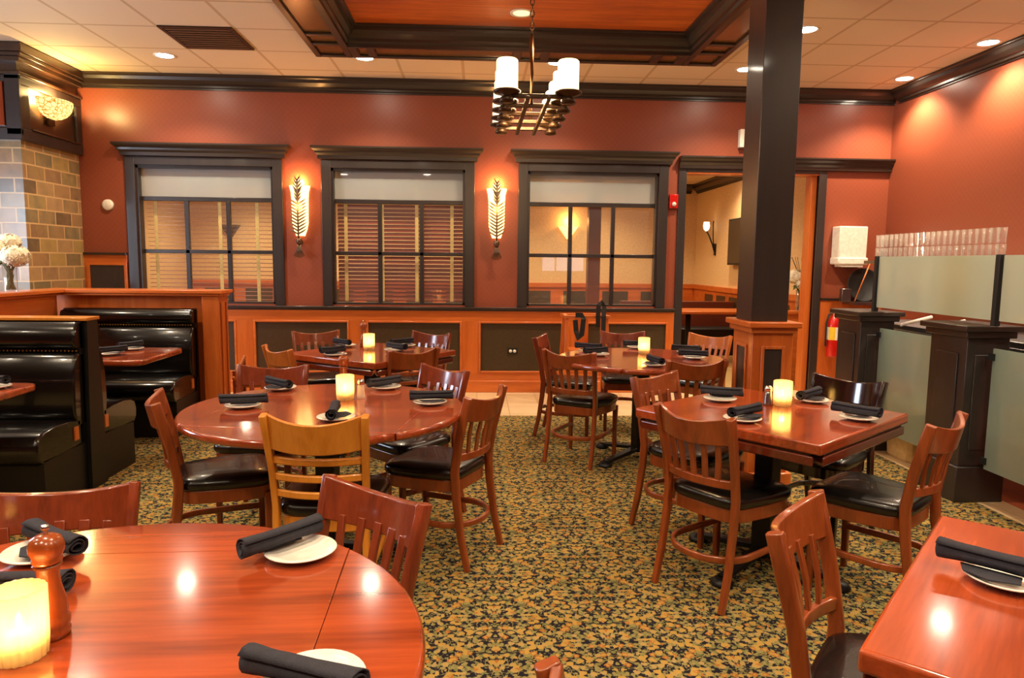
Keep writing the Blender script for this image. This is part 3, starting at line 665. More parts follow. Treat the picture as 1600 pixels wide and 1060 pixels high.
while z < 1.215:
    pts = [(.010*math.cos(a)*(1 if k % 2 else 0), .010*math.cos(a)*(0 if k % 2 else 1), z+.018+.020*math.sin(a)) for a in [2*PI*j/8 for j in range(8)]]
    mb.sweep(pts, [(.003*math.cos(q*PI/2), .003*math.sin(q*PI/2)) for q in range(4)], up=(0, 1, 0) if k % 2 else (1, 0, 0), smooth=True, closed=True)
    z += .028; k += 1
mb.obj('chain', M['bronze'], t); MB().lathe([(.001, .0), (.055, .0), (.06, .03), (.001, .03)], 20, (0, 0, 1.218)).obj('ceiling_cup', M['bronze'], t)
light('chandelier_glow', 'POINT', (0, 0, .18), 60, (1, .72, .38), t, .12)

# ================================================================= WALL SCONCES
def wall_sconce(x, label):
    t = empty('wall_sconce', (x, BACK, 1.55)); tag(t, label, 'wall light', 'leaf sconces between the windows')
    rings = []
    for k in range(9):
        q = k/8; z = .12+q*.52; rr = .045+.035*min(1, q*5)+.010*q+(.018*max(0, q-.85)/.15)
        rings.append([(rr*math.cos(a), -rr*.95*math.sin(a)-.004, z) for a in [PI*j/12 for j in range(13)]])
    MB().loops(rings, False, False, True).obj('alabaster_shade', M['alab'], t)
    mb = MB(); mb.tube([(0, -.115, .70), (0, -.118, .5), (0, -.115, .3), (0, -.10, .08)], .009)
    for k in range(17):
        z = .70-k*.034; ln = (.030+.06*min(1, k/8)) if k not in (4, 5, 6) else .035
        for sx in (-1, 1):
            mb.sweep([(0, -.118, z-.02), (sx*ln*.6, -.116, z+.012), (sx*ln, -.108, z+.038)], rect(.016, .005), up=(0, 1, 0), scales=[1.1, 1, .3])
    mb.obj('leaf_spray', M['pewter'], t)
    mb = MB(); mb.lathe([(.012, 0), (.03, .02), (.03, .05), (.015, .07)], 14, (0, -.085, .03))
    for k in range(9):
        a = -1+k*.25; mb.tube([(a*.012, -.085, .04), (a*.025, -.085, -.03), (a*.055, -.085, -.09-.02*math.cos(a*1.5))], .004, 6)
    mb.obj('stem_tassel', M['pewter'], t)
    MB().box(-.02, .02, -.085, 0, .04, .07).obj('bracket', M['pewter'], t)
    light('sconce_glow', 'POINT', (0, -.05, .68), 9, (1, .50, .16), t, .03)
    light('sconce_side_glow', 'POINT', (0, -.17, .42), 3, (1, .45, .12), t, .04)
wall_sconce(-1.865, 'leaf sconce between the leftmost and middle windows')
wall_sconce(.20, 'leaf sconce between the middle and right-hand windows')

# ================================================================= STONE PILLAR AND HOOD (left)
PXR = -4.1
r = empty('stone_fireplace', (-4.6, 7.1, 0)); tag(r, 'slate block chimney breast with a dark walnut hood above', 'fireplace')
def loc(mb): return mb
mb = MB().box(LX+.01+4.6, PXR+4.6, -.42, .505, 0, 2.46); mb.obj('stone_base', M['stone'], r)
hb = MB().box(LX+.01+4.6, PXR+4.6+.02, -.45, .505, 2.46, CEIL-.005); hb.obj('hood', M['hood'], r)
X_ = PXR+4.6+.02
mb = MB().box(X_, X_+.03, -.46, .505, 2.46, 2.56).box(X_, X_+.03, -.46, .505, 2.94, 3.02).box(X_, X_+.03, -.46, -.34, 2.56, 2.94).box(X_, X_+.03, .41, .505, 2.56, 2.94)
mb.box(-.79, X_+.03, -.48, -.45, 2.46, 2.56).box(-.79, X_+.03, -.48, -.45, 2.98, 3.02).box(X_-.10, X_+.03, -.48, -.45, 2.5, 3.05)
mb.obj('hood_frame', M['espresso_z'], r, bevel=.006)
mb = MB()
for d, z0, z1 in ((.11, 3.20, CEIL-.006), (.09, 3.17, 3.20), (.06, 3.13, 3.17), (.05, 3.02, 3.045), (.04, 2.56, 2.575)):
    if z0 < 2.6: mb.box(X_+.02, X_+.045, -.33, .40, z0, z1); continue
    mb.box(-.79, X_+d, -.45-d, .505, z0, z1)
mb.obj('hood_moulding', M['hood'], r, bevel=.006)
MB().box(-.79, X_-.12, -.47, -.452, 2.58, 2.96).obj('hood_panel', wood('cherry hood panel', (120, 48, 24), (150, 66, 34), rough=.2, axis=2), r)
t = empty('bowl_sconce', (PXR+.05, 7.07, 2.72)); tag(t, 'glowing mosaic half-bowl sconce on the walnut hood', 'wall light')
rings = []
for k in range(8):
    q = k/7; a_ = q*PI/2
    rr = .235*math.sin(a_)**.8 if k else .01; z = .17*(1-math.cos(a_))
    rings.append([(rr*.75*math.sin(b_), rr*math.cos(b_), z) for b_ in [PI*j/16 for j in range(17)]])
MB().loops(rings, False, False, True).obj('glass_bowl', M['mosaic'], t)
MB().box(-.01, .01, -.05, .05, -.06, .12).obj('bracket', M['bronze'], t)
light('bowl_glow', 'POINT', (.09, 0, .2), 22, (1, .68, .25), t, .05)

# round white disc on the wall
t = tag(MB().lathe([(.001, .0), (.058, .0), (.055, .022), (.04, .03), (.001, .03)], 28, mat=Matrix.Rotation(PI/2, 4, 'X')).obj('wall_sensor', M['white'], loc=(-3.83, BACK, 1.965)), 'round white sensor on the wall beside the stone chimney', 'sensor')
# fire alarm
t = empty('fire_alarm', (2.1, BACK, 2.085)); tag(t, 'red fire alarm with clear strobe beside the doorway', 'fire alarm')
MB().box(-.045, .045, -.045, 0, -.075, .075).obj('alarm_body', M['red'], t, bevel=.006)
MB().lathe([(.001, 0), (.024, 0), (.02, .018), (.001, .022)], 16, mat=Matrix.Translation((0, -.045, -.03)) @ Matrix.Rotation(PI/2, 4, 'X')).obj('strobe', M['white'], t)
# exit sign box
t = empty('exit_sign_box', (2.93, BACK, 2.66)); tag(t, 'white sign box high on the wall, half hidden behind the column', 'sign')
MB().box(-.15, .15, -.07, 0, 0, .19).obj('housing', M['white'], t, bevel=.006)
# towel dispenser
t = empty('towel_dispenser', (4.03, BACK, 1.45)); tag(t, 'white paper towel dispenser on the wall by the corner', 'towel dispenser')
MB().box(-.155, .155, -.17, 0, .03, .39).obj('cabinet', M['white'], t, bevel=.012)
MB().box(-.165, .165, -.19, 0, -.02, .055).obj('towel_slot', M['white'], t, bevel=.012)
MB().box(-.12, .12, -.17, -.03, -.045, -.02).obj('paper_towel', M['china'], t)
# outlet
t = empty('wall_outlet', (.385, BACK-.008, .455)); tag(t, 'white wall outlet in the dark wainscot panel', 'outlet')
MB().box(-.055, .055, -.006, 0, -.035, .035).obj('cover_plate', M['hinge'], t)
MB().lathe([(.001, 0), (.017, 0), (.016, .004), (.001, .004)], 14, (-.022, 0, 0), mat=Matrix.Translation((0, -.006, 0)) @ Matrix.Rotation(PI/2, 4, 'X')).lathe([(.001, 0), (.017, 0), (.016, .004), (.001, .004)], 14, (.022, 0, 0), mat=Matrix.Translation((0, -.006, 0)) @ Matrix.Rotation(PI/2, 4, 'X')).obj('socket', M['white'], t)
# extinguisher
t = empty('fire_extinguisher', (3.90, 7.50, .42)); tag(t, 'red fire extinguisher hung right of the doorway', 'fire extinguisher')
MB().lathe([(.001, 0), (.062, .0), (.066, .02), (.066, .36), (.05, .42), (.022, .45), (.022, .47), (.001, .47)], 24).obj('cylinder', M['red'], t)
MB().lathe([(.0668, .19), (.0668, .33)], 24, caps=False).obj('label', M['white'], t)
MB().add([(-.0675*math.sin(.2+a), -.0675*math.cos(.2+a), z) for z in (.19, .33) for a in (0, .25, .5, .75, 1.0)], [(0, 5, 6, 1), (1, 6, 7, 2), (2, 7, 8, 3), (3, 8, 9, 4)]).obj('yellow_band', M['yellow'], t)
MB().box(-.03, .05, -.012, .012, .48, .495).box(-.03, .06, -.012, .012, .515, .53).lathe([(.02, .46), (.02, .51)], 12).obj('handle', M['chrome'], t)
MB().tube([(-.02, 0, .49), (-.07, -.01, .46), (-.09, -.01, .36), (-.088, -.01, .16), (-.085, -.01, .12)], .01).obj('hose', M['hinge'], t)
MB().box(-.02, .02, .064, .095, .2, .28).obj('bracket', M['iron'], t)

# ================================================================= COLUMN
r = empty('support_column', (1.82, 4.40, 0)); tag(r, 'dark square column on an oak panelled pedestal', 'column')
MB().box(-.125, .105, -.13, .13, 1.07, SZ-.002).obj('shaft', M['espresso_z'], r, bevel=.004)
MB().box(-.125, .13, -.165, .16, .12, 1.02).obj('pedestal', M['oak_z'], r, bevel=.004)
MB().box(-.15, .155, -.19, .185, 0, .12).obj('plinth', M['oak'], r, bevel=.006)
MB().box(-.165, .165, -.21, .215, 1.035, 1.07).box(-.145, .15, -.185, .19, 1.0, 1.035).obj('cap', M['oak'], r, bevel=.006)
mb = MB(); a, b, z0, z1, e = -.07, .08, .22, .92, .02; yy = -.165
mb.box(a, a+e, yy-.012, yy, z0, z1).box(b-e, b, yy-.012, yy, z0, z1).box(a+e, b-e, yy-.012, yy, z1-e, z1).box(a+e, b-e, yy-.012, yy, z0, z0+e)
xx = -.125; a, b = -.09, .09
mb.box(xx-.012, xx, a, a+e, z0, z1).box(xx-.012, xx, b-e, b, z0, z1).box(xx-.012, xx, a+e, b-e, z1-e, z1).box(xx-.012, xx, a+e, b-e, z0, z0+e)
mb.obj('panel_bead', M['oak_z'], r, bevel=.004)
MB().box(-.05, .06, -.168, -.165, .24, .90).box(-.128, -.125, -.07, .07, .24, .90).obj('panel', M['espresso_z'], r)

# ================================================================= SERVICE COUNTER (right)
def post(y, label):
    r = empty('counter_post', (3.035, y, 0)); tag(r, label, 'post', 'dark posts of the service counter')
    MB().box(-.13, .13, -.17, .17, .22, 1.0).obj('shaft', M['espresso_z'], r, bevel=.004)
    MB().box(-.15, .15, -.19, .19, 0, .22).obj('plinth', M['espresso_z'], r, bevel=.006)
    MB().box(-.18, .18, -.22, .22, 1.04, 1.075).box(-.155, .155, -.195, .195, 1.0, 1.04).obj('cap', M['espresso'], r, bevel=.005)
    MB().box(-.137, -.13, -.10, .10, .32, .90).box(-.08, .08, -.177, -.17, .32, .90).obj('raised_panel', M['espresso_z'], r, bevel=.004)
post(4.18, 'nearer dark post of the service counter, beside the cherry chair')
post(5.35, 'farther dark post of the service counter, by the fire extinguisher')
post(2.9, 'dark counter post just outside the right of the photo')
def lowglass(y0, y1, z0, z1, label):
    r = empty('counter_glass', (3.03, (y0+y1)/2, (z0+z1)/2)); tag(r, label, 'glass', 'frosted panels below the counter')
    h = (y1-y0)/2; zz = (z1-z0)/2
    MB().box(-.006, .006, -h, h, -zz, zz).obj('pane', M['frost'], r)
    for sy in (-1, 1):
        for sz in (-1, 1): MB().box(-.02, .02, sy*h-.02, sy*h+.02, sz*(zz-.05)-.02, sz*(zz-.05)+.02).obj('clamp', M['hinge'], r)
lowglass(4.40, 5.13, .19, .955, 'frosted glass panel between the two dark posts, tan tubs behind it')
lowglass(3.13, 3.955, .22, .945, 'frosted glass panel at the right edge of the photo, nearer the camera')
def upglass(y0, y1, label):
    r = tag(MB().box(-.006, .006, -(y1-y0)/2, (y1-y0)/2, 0, .385).obj('glass_screen', M['frost2'], loc=(3.06, (y0+y1)/2, 1.105)), label, 'glass screen', 'frosted screens above the counter')
upglass(4.03, 5.25, 'long frosted screen above the counter, beside the towel dispenser')
upglass(2.75, 3.97, 'frosted screen above the counter, at the right edge of the photo')
for y, l in ((5.27, 'slim black rod at the far end of the long frosted screen'), (4.0, 'slim black rod between the two frosted screens')):
    tag(MB().box(-.018, .018, -.018, .018, 0, .42).obj('screen_post', M['hinge'], loc=(3.055, y, 1.075), bevel=.003), l, 'post')
r = empty('steel_counter', (3.62, 4.5, 0)); tag(r, 'stainless steel work counter behind the frosted glass', 'counter')
MB().box(-.36, .16, -1.7, 1.3, .93, .97).box(-.36, -.34, -1.7, 1.3, .88, .93).obj('worktop', M['steel'], r, bevel=.004)
for x in (-.3, .12):
    for y in (-1.6, 1.2): MB().tube([(x, y, 0), (x, y, .93)], .02).obj('leg', M['steel'], r)
MB().box(-.34, .15, -1.6, 1.2, .55, .58).obj('shelf', M['hinge'], r)
for i, y in enumerate((4.6, 4.95)):
    tag(MB().tube([(-.13, 0, 0), (.10, .0, .06)], .012).obj('white_tube', M['white'], loc=(3.2, y, .975+.02)), ['white plastic tube on the steel counter, by the nearer post', 'white plastic tube on the steel counter, by the farther post'][i], 'tube')
r = empty('glass_rack', (4.0, 5.9, 0)); tag(r, 'steel shelf along the right wall holding the glasses', 'shelf')
MB().box(-.2, .2, -1.15, .9, 1.44, 1.47).obj('shelf_board', M['steel'], r)
MB().box(.2, .474, -1.15, .9, 1.44, 1.47).obj('shelf_board', M['steel'], r)
for y in (-1.0, -.1, .8): MB().sweep([(.468, y, 1.20), (-.1, y, 1.43)], rect(.02, .02), up=(0, 1, 0)).obj('bracket', M['steel'], r)
def glass_mesh(r, h, name='drinking_glass'):
    return MB().lathe([(r*.82, 0), (r*.84, .004), (r, h), (r*.94, h), (r*.78, .01), (.001, .008)], 14, caps=False)
g0 = glass_mesh(.034, .12).obj('drinking_glass', M['glass'])
first = True
ORD = 'first second third fourth fifth sixth seventh eighth ninth tenth eleventh twelfth thirteenth fourteenth fifteenth sixteenth seventeenth eighteenth nineteenth twentieth twenty-first twenty-second'.split()
for row, xx in enumerate((3.86,)):
    for k in range(22):
        for tier in (0, 1):
            if row == 1 and k % 2: pass
            g = g0 if first else g0.copy()
            if not first: COL.objects.link(g)
            first = False
            g.location = (xx, 5.06+k*.0755, 1.47+tier*.123)
            tag(g, '%s clear tumbler from the photo edge, %s layer on the rack' % (ORD[k], ('lower', 'upper')[tier]), 'glass', 'clear tumblers lined up on the rack')
for k in (0, 1):
    g = g0.copy(); COL.objects.link(g); g.location = (3.95, 6.78, 1.47+k*.123)
    tag(g, ['lone clear glass at the far end of the rack, under another', 'lone clear glass at the far end of the rack, standing on another'][k], 'glass')
for i, (y, h) in enumerate(((4.955, .44), (4.59, .47))):
    r = empty('plastic_tub', (3.25, y, 0)); tag(r, ['tan plastic tub behind the frosted glass, next to the farther post', 'tan plastic tub behind the frosted glass, next to the nearer post'][i], 'tub')
    mb = MB(); rings = [[(x*s_, y_*s_, z) for x, y_ in [(a*.16, b*.17) for a, b in ((-1, -.8), (-.8, -1), (.8, -1), (1, -.8), (1, .8), (.8, 1), (-.8, 1), (-1, .8))]] for s_, z in ((.82, 0), (.88, .02), (1, h), (1.06, h), (1.06, h+.02), (.97, h+.02), (.85, .03))]
    mb.loops(rings, True, True, False); mb.obj('tub_body', M['bin'], r, bevel=.006)
# black tray, stick, small grey box against back wall
t = tag(MB().lathe([(.001, 0), (.17, 0), (.185, .02), (.18, .022), (.165, .006), (.001, .006)], 30, mat=Matrix.Rotation(math.radians(80), 4, 'X')).obj('round_tray', M['hinge'], loc=(4.20, 7.50, 1.21)), 'round black tray leaning under the towel dispenser', 'tray')
tag(MB().box(-.12, .26, -.25, .0, 0, .03).obj('wall_ledge', M['steel'], loc=(4.15, BACK-.016, 1.0)), 'small steel ledge on the wall below the towel dispenser', 'ledge')
tag(MB().box(-.05, .05, -.03, .03, 0, .14).obj('metal_box', M['steel'], loc=(3.98, 7.45, 1.03), bevel=.004), 'small grey metal box on the ledge by the round tray', 'box')
tag(MB().tube([(0, 0, 0), (.16, .02, .42)], .007).obj('wooden_stick', M['maple'], loc=(4.06, 7.40, 1.037)), 'thin wooden stick leaning in front of the round black tray', 'stick')

# ================================================================= FLOWERS
def flowers(loc_, label, n, sc, h, glassr=.05, twigs=False):
    t = empty('hydrangea_vase', loc_); tag(t, label, 'flowers')
    MB().lathe([(glassr*.9, 0), (glassr, h), (glassr*.94, h), (glassr*.85, .01), (.001, .01)], 20, caps=False).obj('vase', M['glass'], t)
    mb = MB()
    for k in range(9):
        a = k*2.4; mb.tube([(.6*glassr*math.cos(a), .6*glassr*math.sin(a), .018), (.4*glassr*math.cos(a+2), .4*glassr*math.sin(a+2), h*.6), (glassr*1.2*math.cos(a), glassr*1.2*math.sin(a), h*1.25)], .007, 6)
    mb.obj('stems', M['stem'], t)
    rnd = random.Random(3)
    for (px, py, pz, rr) in n:
        mb = MB()
        for k in range(110):
            u_ = rnd.uniform(-1, 1); a = rnd.uniform(0, 2*PI); q = math.sqrt(1-u_*u_)
            c = Vector((px+rr*q*math.cos(a), py+rr*q*math.sin(a), pz+rr*.8*u_)); nrm = Vector((q*math.cos(a), q*math.sin(a), u_))
            m_ = Matrix.Translation(c) @ nrm.to_track_quat('Z', 'Y').to_matrix().to_4x4() @ Matrix.Rotation(a*3, 4, 'Z')
            s_ = sc
            mb.add([(0, 0, .004), (s_, s_*.4, .0), (s_*.9, s_*1.0, .004), (s_*.3, s_, 0), (-s_*.4, s_, 0), (-s_, s_, .004), (-s_, s_*.3, 0), (-s_, -s_*.4, 0), (-s_, -s_, .004), (-s_*.3, -s_, 0), (s_*.4, -s_, 0), (s_, -s_, .004), (s_, -s_*.3, 0)],
                   [(0, 1, 2, 3), (0, 4, 5, 6), (0, 7, 8, 9), (0, 10, 11, 12)], True, m_)
        core = [(rr*.85*math.sin(PI*j/6)+.0005, -rr*.7*math.cos(PI*j/6)) for j in range(7)]
        mb.lathe(core, 12, (px, py, pz)); mb.obj('hydrangea_bloom', M['petal'], t)
    mb = MB()
    for k in range(8):
        a = k*.9; d = Vector((math.cos(a), math.sin(a), 0)); p0 = Vector((0, 0, h*1.02)); L_ = glassr*2.4
        p1 = p0+d*L_*.6+Vector((0, 0, L_*.3)); p2 = p0+d*L_+Vector((0, 0, -.01)); s_ = d.cross(Vector((0, 0, 1)))*L_*.3
        mb.add([p0, p1-s_, p2, p1+s_, p1+Vector((0, 0, .004))], [(0, 1, 4), (1, 2, 4), (2, 3, 4), (3, 0, 4)], True)
    mb.obj('leaves', M['leafm'], t)
    if twigs:
        mb = MB()
        for k in range(10):
            a = k*.63; mb.tube([(0, 0, h), (.05*math.cos(a), .05*math.sin(a), h+.2), (.13*math.cos(a), .13*math.sin(a), h+.38)], .003, 5)
        mb.obj('twigs', M['hood'], t)
flowers((-3.53, 5.52, 1.156), 'white hydrangeas in a glass vase on the booth partition', [(-.10, 0, .33, .085), (.06, -.02, .27, .095), (-.03, .06, .37, .08)], .018, .2, .05)
flowers((3.82, 8.15, .88), 'white hydrangeas in a glass vase beyond the doorway', [(-.08, 0, .40, .10), (.07, -.02, .42, .10), (0, -.05, .33, .09)], .02, .25, .06, True)
tag(MB().box(-.25, .3, -.07, .07, 0, .85).box(-.27, .3, -.1, .1, .85, .88).obj('half_wall', M['oak'], loc=(3.86, 8.15, 0)), 'low oak partition under the flowers beyond the doorway', 'partition')
tag(MB().lathe([(.001, 0), (.05, 0), (.07, .08), (.06, .2), (.03, .28), (.035, .3), (.001, .3)], 20).obj('black_vase', M['hinge'], loc=(-3.57, 5.27, 1.156)), 'tall black vase left of the hydrangeas on the partition', 'vase')

# ================================================================= BOOTHS (left)
BXR = -2.38; BXL = -3.9
def bench(y, face, xl, label, spine=True, back_h=1.0):
    """face=-1: sitter looks towards -y.  y is the plane of the spine."""
    r = empty('booth_bench', ((BXR+xl)/2, y, 0)); tag(r, label, 'booth bench')
    hw = (BXR-xl)/2; f = face
    def yb(a, b): a, b = f*a, f*b; return (min(a, b), max(a, b))
    def rounded(mb, x0, x1, prof):
        n = len(prof)
        rings = []
        for x, s_ in ((x0, .9), (x0+.02, 1), (x1-.02, 1), (x1, .9)):
            cy = sum(p[0] for p in prof)/n; cz = sum(p[1] for p in prof)/n
            rings.append([(x, f*(cy+(p[0]-cy)*s_), cz+(p[1]-cz)*s_) for p in prof])
        mb.loops(rings, True, True, True)
    # seat cushion
    mb = MB(); rounded(mb, -hw, hw, [(.08, .30), (.50, .28), (.535, .32), (.54, .38), (.52, .43), (.47, .455), (.35, .47), (.2, .465), (.08, .45)])
    mb.obj('seat_cushion', M['booth'], r)
    # lower back
    mb = MB(); rounded(mb, -hw+.0, hw-.0, [(.03, .40), (.13, .40), (.15, .5), (.145, .68), (.12, .82), (.09, .86), (.03, .86)])
    mb.obj('backrest', M['booth'], r)
    mb = MB(); rounded(mb, -hw, hw, [(.03, .872), (.08, .872), (.115, .89), (.125, .93), (.11, .98), (.08, back_h-.0), (.03, back_h)])
    mb.obj('head_roll', M['booth'], r)
    mb = MB(); n = int(hw*2/.022)
    for k in range(n):
        x = -hw+.02+k*.022
        mb.lathe([(.0055, 0), (.004, .003), (.0005, .004)], 6, mat=Matrix.Translation((x, f*.100, .866)) @ Matrix.Rotation(-f*PI/2, 4, 'X'))
    mb.obj('nailhead_trim', M['brass'], r)
    a, b = yb(.06, .48); mb = MB().box(-hw, hw, a, b, 0, .30); mb.obj('base', M['boothside'], r)
    a, b = yb(0, .06); MB().box(-hw, hw, a, b, 0, back_h).obj('back_board', M['boothside'], r)
    a, b = yb(.08, .20); MB().box(hw-.001, hw+.008, a+.02, b-.06, .34, .42).obj('seat_end_tab', M['oak'], r)
    return r
bench(4.38, -1, -3.46, 'black vinyl booth bench facing the camera, nearest at left', back_h=1.035)
bench(4.44, 1, -3.46, 'black booth bench facing away, back to back with the nearest one', back_h=1.035)
bench(6.10, -1, -3.45, 'black vinyl booth bench against the oak partition')
t = empty('booth_end_panel', (BXR+.015, 4.41, 0)); tag(t, 'black end panel and oak cap between back to back benches', 'panel')
MB().prism([(-.09, 0), (.09, 0), (.085, .3), (.055, 1.04), (-.055, 1.04), (-.085, .3)], -.012, .012, mat=Matrix(((0, 0, 1, 0), (1, 0, 0, 0), (0, 1, 0, 0), (0, 0, 0, 1)))).obj('side_panel', M['boothside'], t)
MB().box(-1.08, .02, -.075, .075, 1.041, 1.06).obj('oak_cap', M['honey'], t, bevel=.003)
# oak partition
r = empty('booth_partition', (-2.9, 6.22, 0)); tag(r, 'orange oak partition wrapping round the booths', 'partition')
MB().box(-.7, .56, -.06, .06, 0, 1.105).obj('back_run', M['oak_z'], r)
MB().box(.56, .70, -.12, .10, 0, 1.105).obj('end_post', M['oak_z'], r, bevel=.004)
MB().box(.70, .712, -.08, -.05, .1, 1.05).box(.70, .712, .04, .07, .1, 1.05).obj('post_bead', M['oak_z'], r, bevel=.002)
MB().box(-.78, .74, -.15, .13, 1.125, 1.155).box(-.6, .72, -.135, .115, 1.105, 1.125).obj('back_cap', M['oak'], r, bevel=.005)
d = Vector((-3.53+2.9, 5.0-6.22, 0))
r = empty('booth_partition', (-2.9, 6.22, 0)); tag(r, 'long oak partition running toward the camera, flowers on its cap', 'partition')
MB().box(-.70, -.61, -2.6, -.16, 0, 1.105).obj('long_run', M['oak_y'], r)
MB().box(-.78, -.55, -2.62, -.151, 1.125, 1.155).box(-.73, -.58, -2.6, -.151, 1.105, 1.125).obj('long_cap', M['oak_y'], r, bevel=.005)
# booth tables
def booth_table(y, label, xr=-2.24):
    t = empty('booth_table', (-2.95, y, 0)); tag(t, label, 'table', 'mahogany booth tables')
    x1 = xr+2.95; c = .07
    poly = [(-.50, -.36), (x1-c, -.36), (x1-.02, -.36+.02), (x1, -.36+c), (x1, .36-c), (x1-.02, .34), (x1-c, .36), (-.50, .36)]
    MB().prism(poly, .70, .74).obj('table_top', M['table'], t, bevel=.012, bseg=3)
    MB().tube([(0, 0, .03), (0, 0, .70)], .045).obj('pedestal', M['iron'], t); MB().box(-.28, .28, -.05, .05, 0, .03).box(-.05, .05, -.19, .19, 0, .03).obj('base', M['iron'], t, bevel=.006)
booth_table(5.13, 'booth table between the partition bench and the middle bench')
booth_table(3.55, 'booth table at the left edge of the photo', -2.37)
# sloped oak rail and block behind the round table, left
t = empty('booster_seat', (-2.02, 6.45, 0)); tag(t, 'small reddish wooden booster seat by the partition post', 'booster seat')
MB().box(-.14, .14, -.14, .14, .28, .31).obj('seat', M['chair'], t, bevel=.004)
for sx in (-1, 1):
    MB().sweep([(sx*.14, -.16, .36), (sx*.14, .16, .52)], rect(.02, .03), up=(0, 0, 1)).obj('arm', M['maple'], t)
    for sy in (-1, 1): MB().box(sx*.14-.014, sx*.14+.014, sy*.13-.014, sy*.13+.014, 0, .43 if sy < 0 else .50).obj('leg', M['chair'], t, bevel=.003)

# ================================================================= HIGH CHAIR
t = empty('high_chair', (1.10, 7.15, 0)); tag(t, 'orange wooden high chair with black straps behind the round table', 'high chair')
for sx in (-1, 1):
    for sy in (-1, 1):
        MB().sweep([(sx*.235, sy*.22, 0), (sx*.20, sy*.13, .87)], rect(.034, .034), up=(0, 1, 0)).obj('leg', M['oak_z'], t, bevel=.003)
MB().box(-.235, .235, -.16, -.12, .865, .895).box(-.235, .235, .12, .16, .865, .895).box(-.22, -.18, -.12, .12, .865, .895).box(.18, .22, -.12, .12, .865, .895).obj('tray_rail', M['oak'], t, bevel=.004)
MB().box(-.17, .17, -.14, .14, .52, .54).obj('seat', M['oak'], t, bevel=.003)
MB().box(-.08, .06, .13, .145, .54, .85).obj('back_board', M['oak_z'], t, bevel=.003)
MB().box(-.19, .19, -.19, -.17, .25, .28).box(-.19, .19, .17, .19, .25, .28).obj('stretcher', M['oak'], t, bevel=.003)
def ring_strap(x, z0, z1, yy):
    pts = [(x+.02*math.cos(a), yy, (z0+z1)/2+(z1-z0)/2*math.sin(a)) for a in [2*PI*j/14 for j in range(14)]]
    return MB().sweep(pts, rect(.035, .004), up=(0, 1, 0), closed=True)
MB().sweep([(-.12, -.16, .85), (-.11, -.165, .74), (-.085, -.18, .66), (-.055, -.18, .70), (-.04, -.18, .86), (-.06, -.17, .90), (-.12, -.17, .90)], rect(.05, .006), up=(0, 1, 0)).obj('strap', M['hinge'], t)
MB().sweep([(.11, -.17, .78), (.105, -.18, .90), (.11, -.175, 1.0), (.14, -.16, 1.03), (.17, -.15, .99), (.165, -.17, .89), (.16, -.18, .72)], rect(.045, .006), up=(0, 1, 0)).obj('strap', M['hinge'], t)

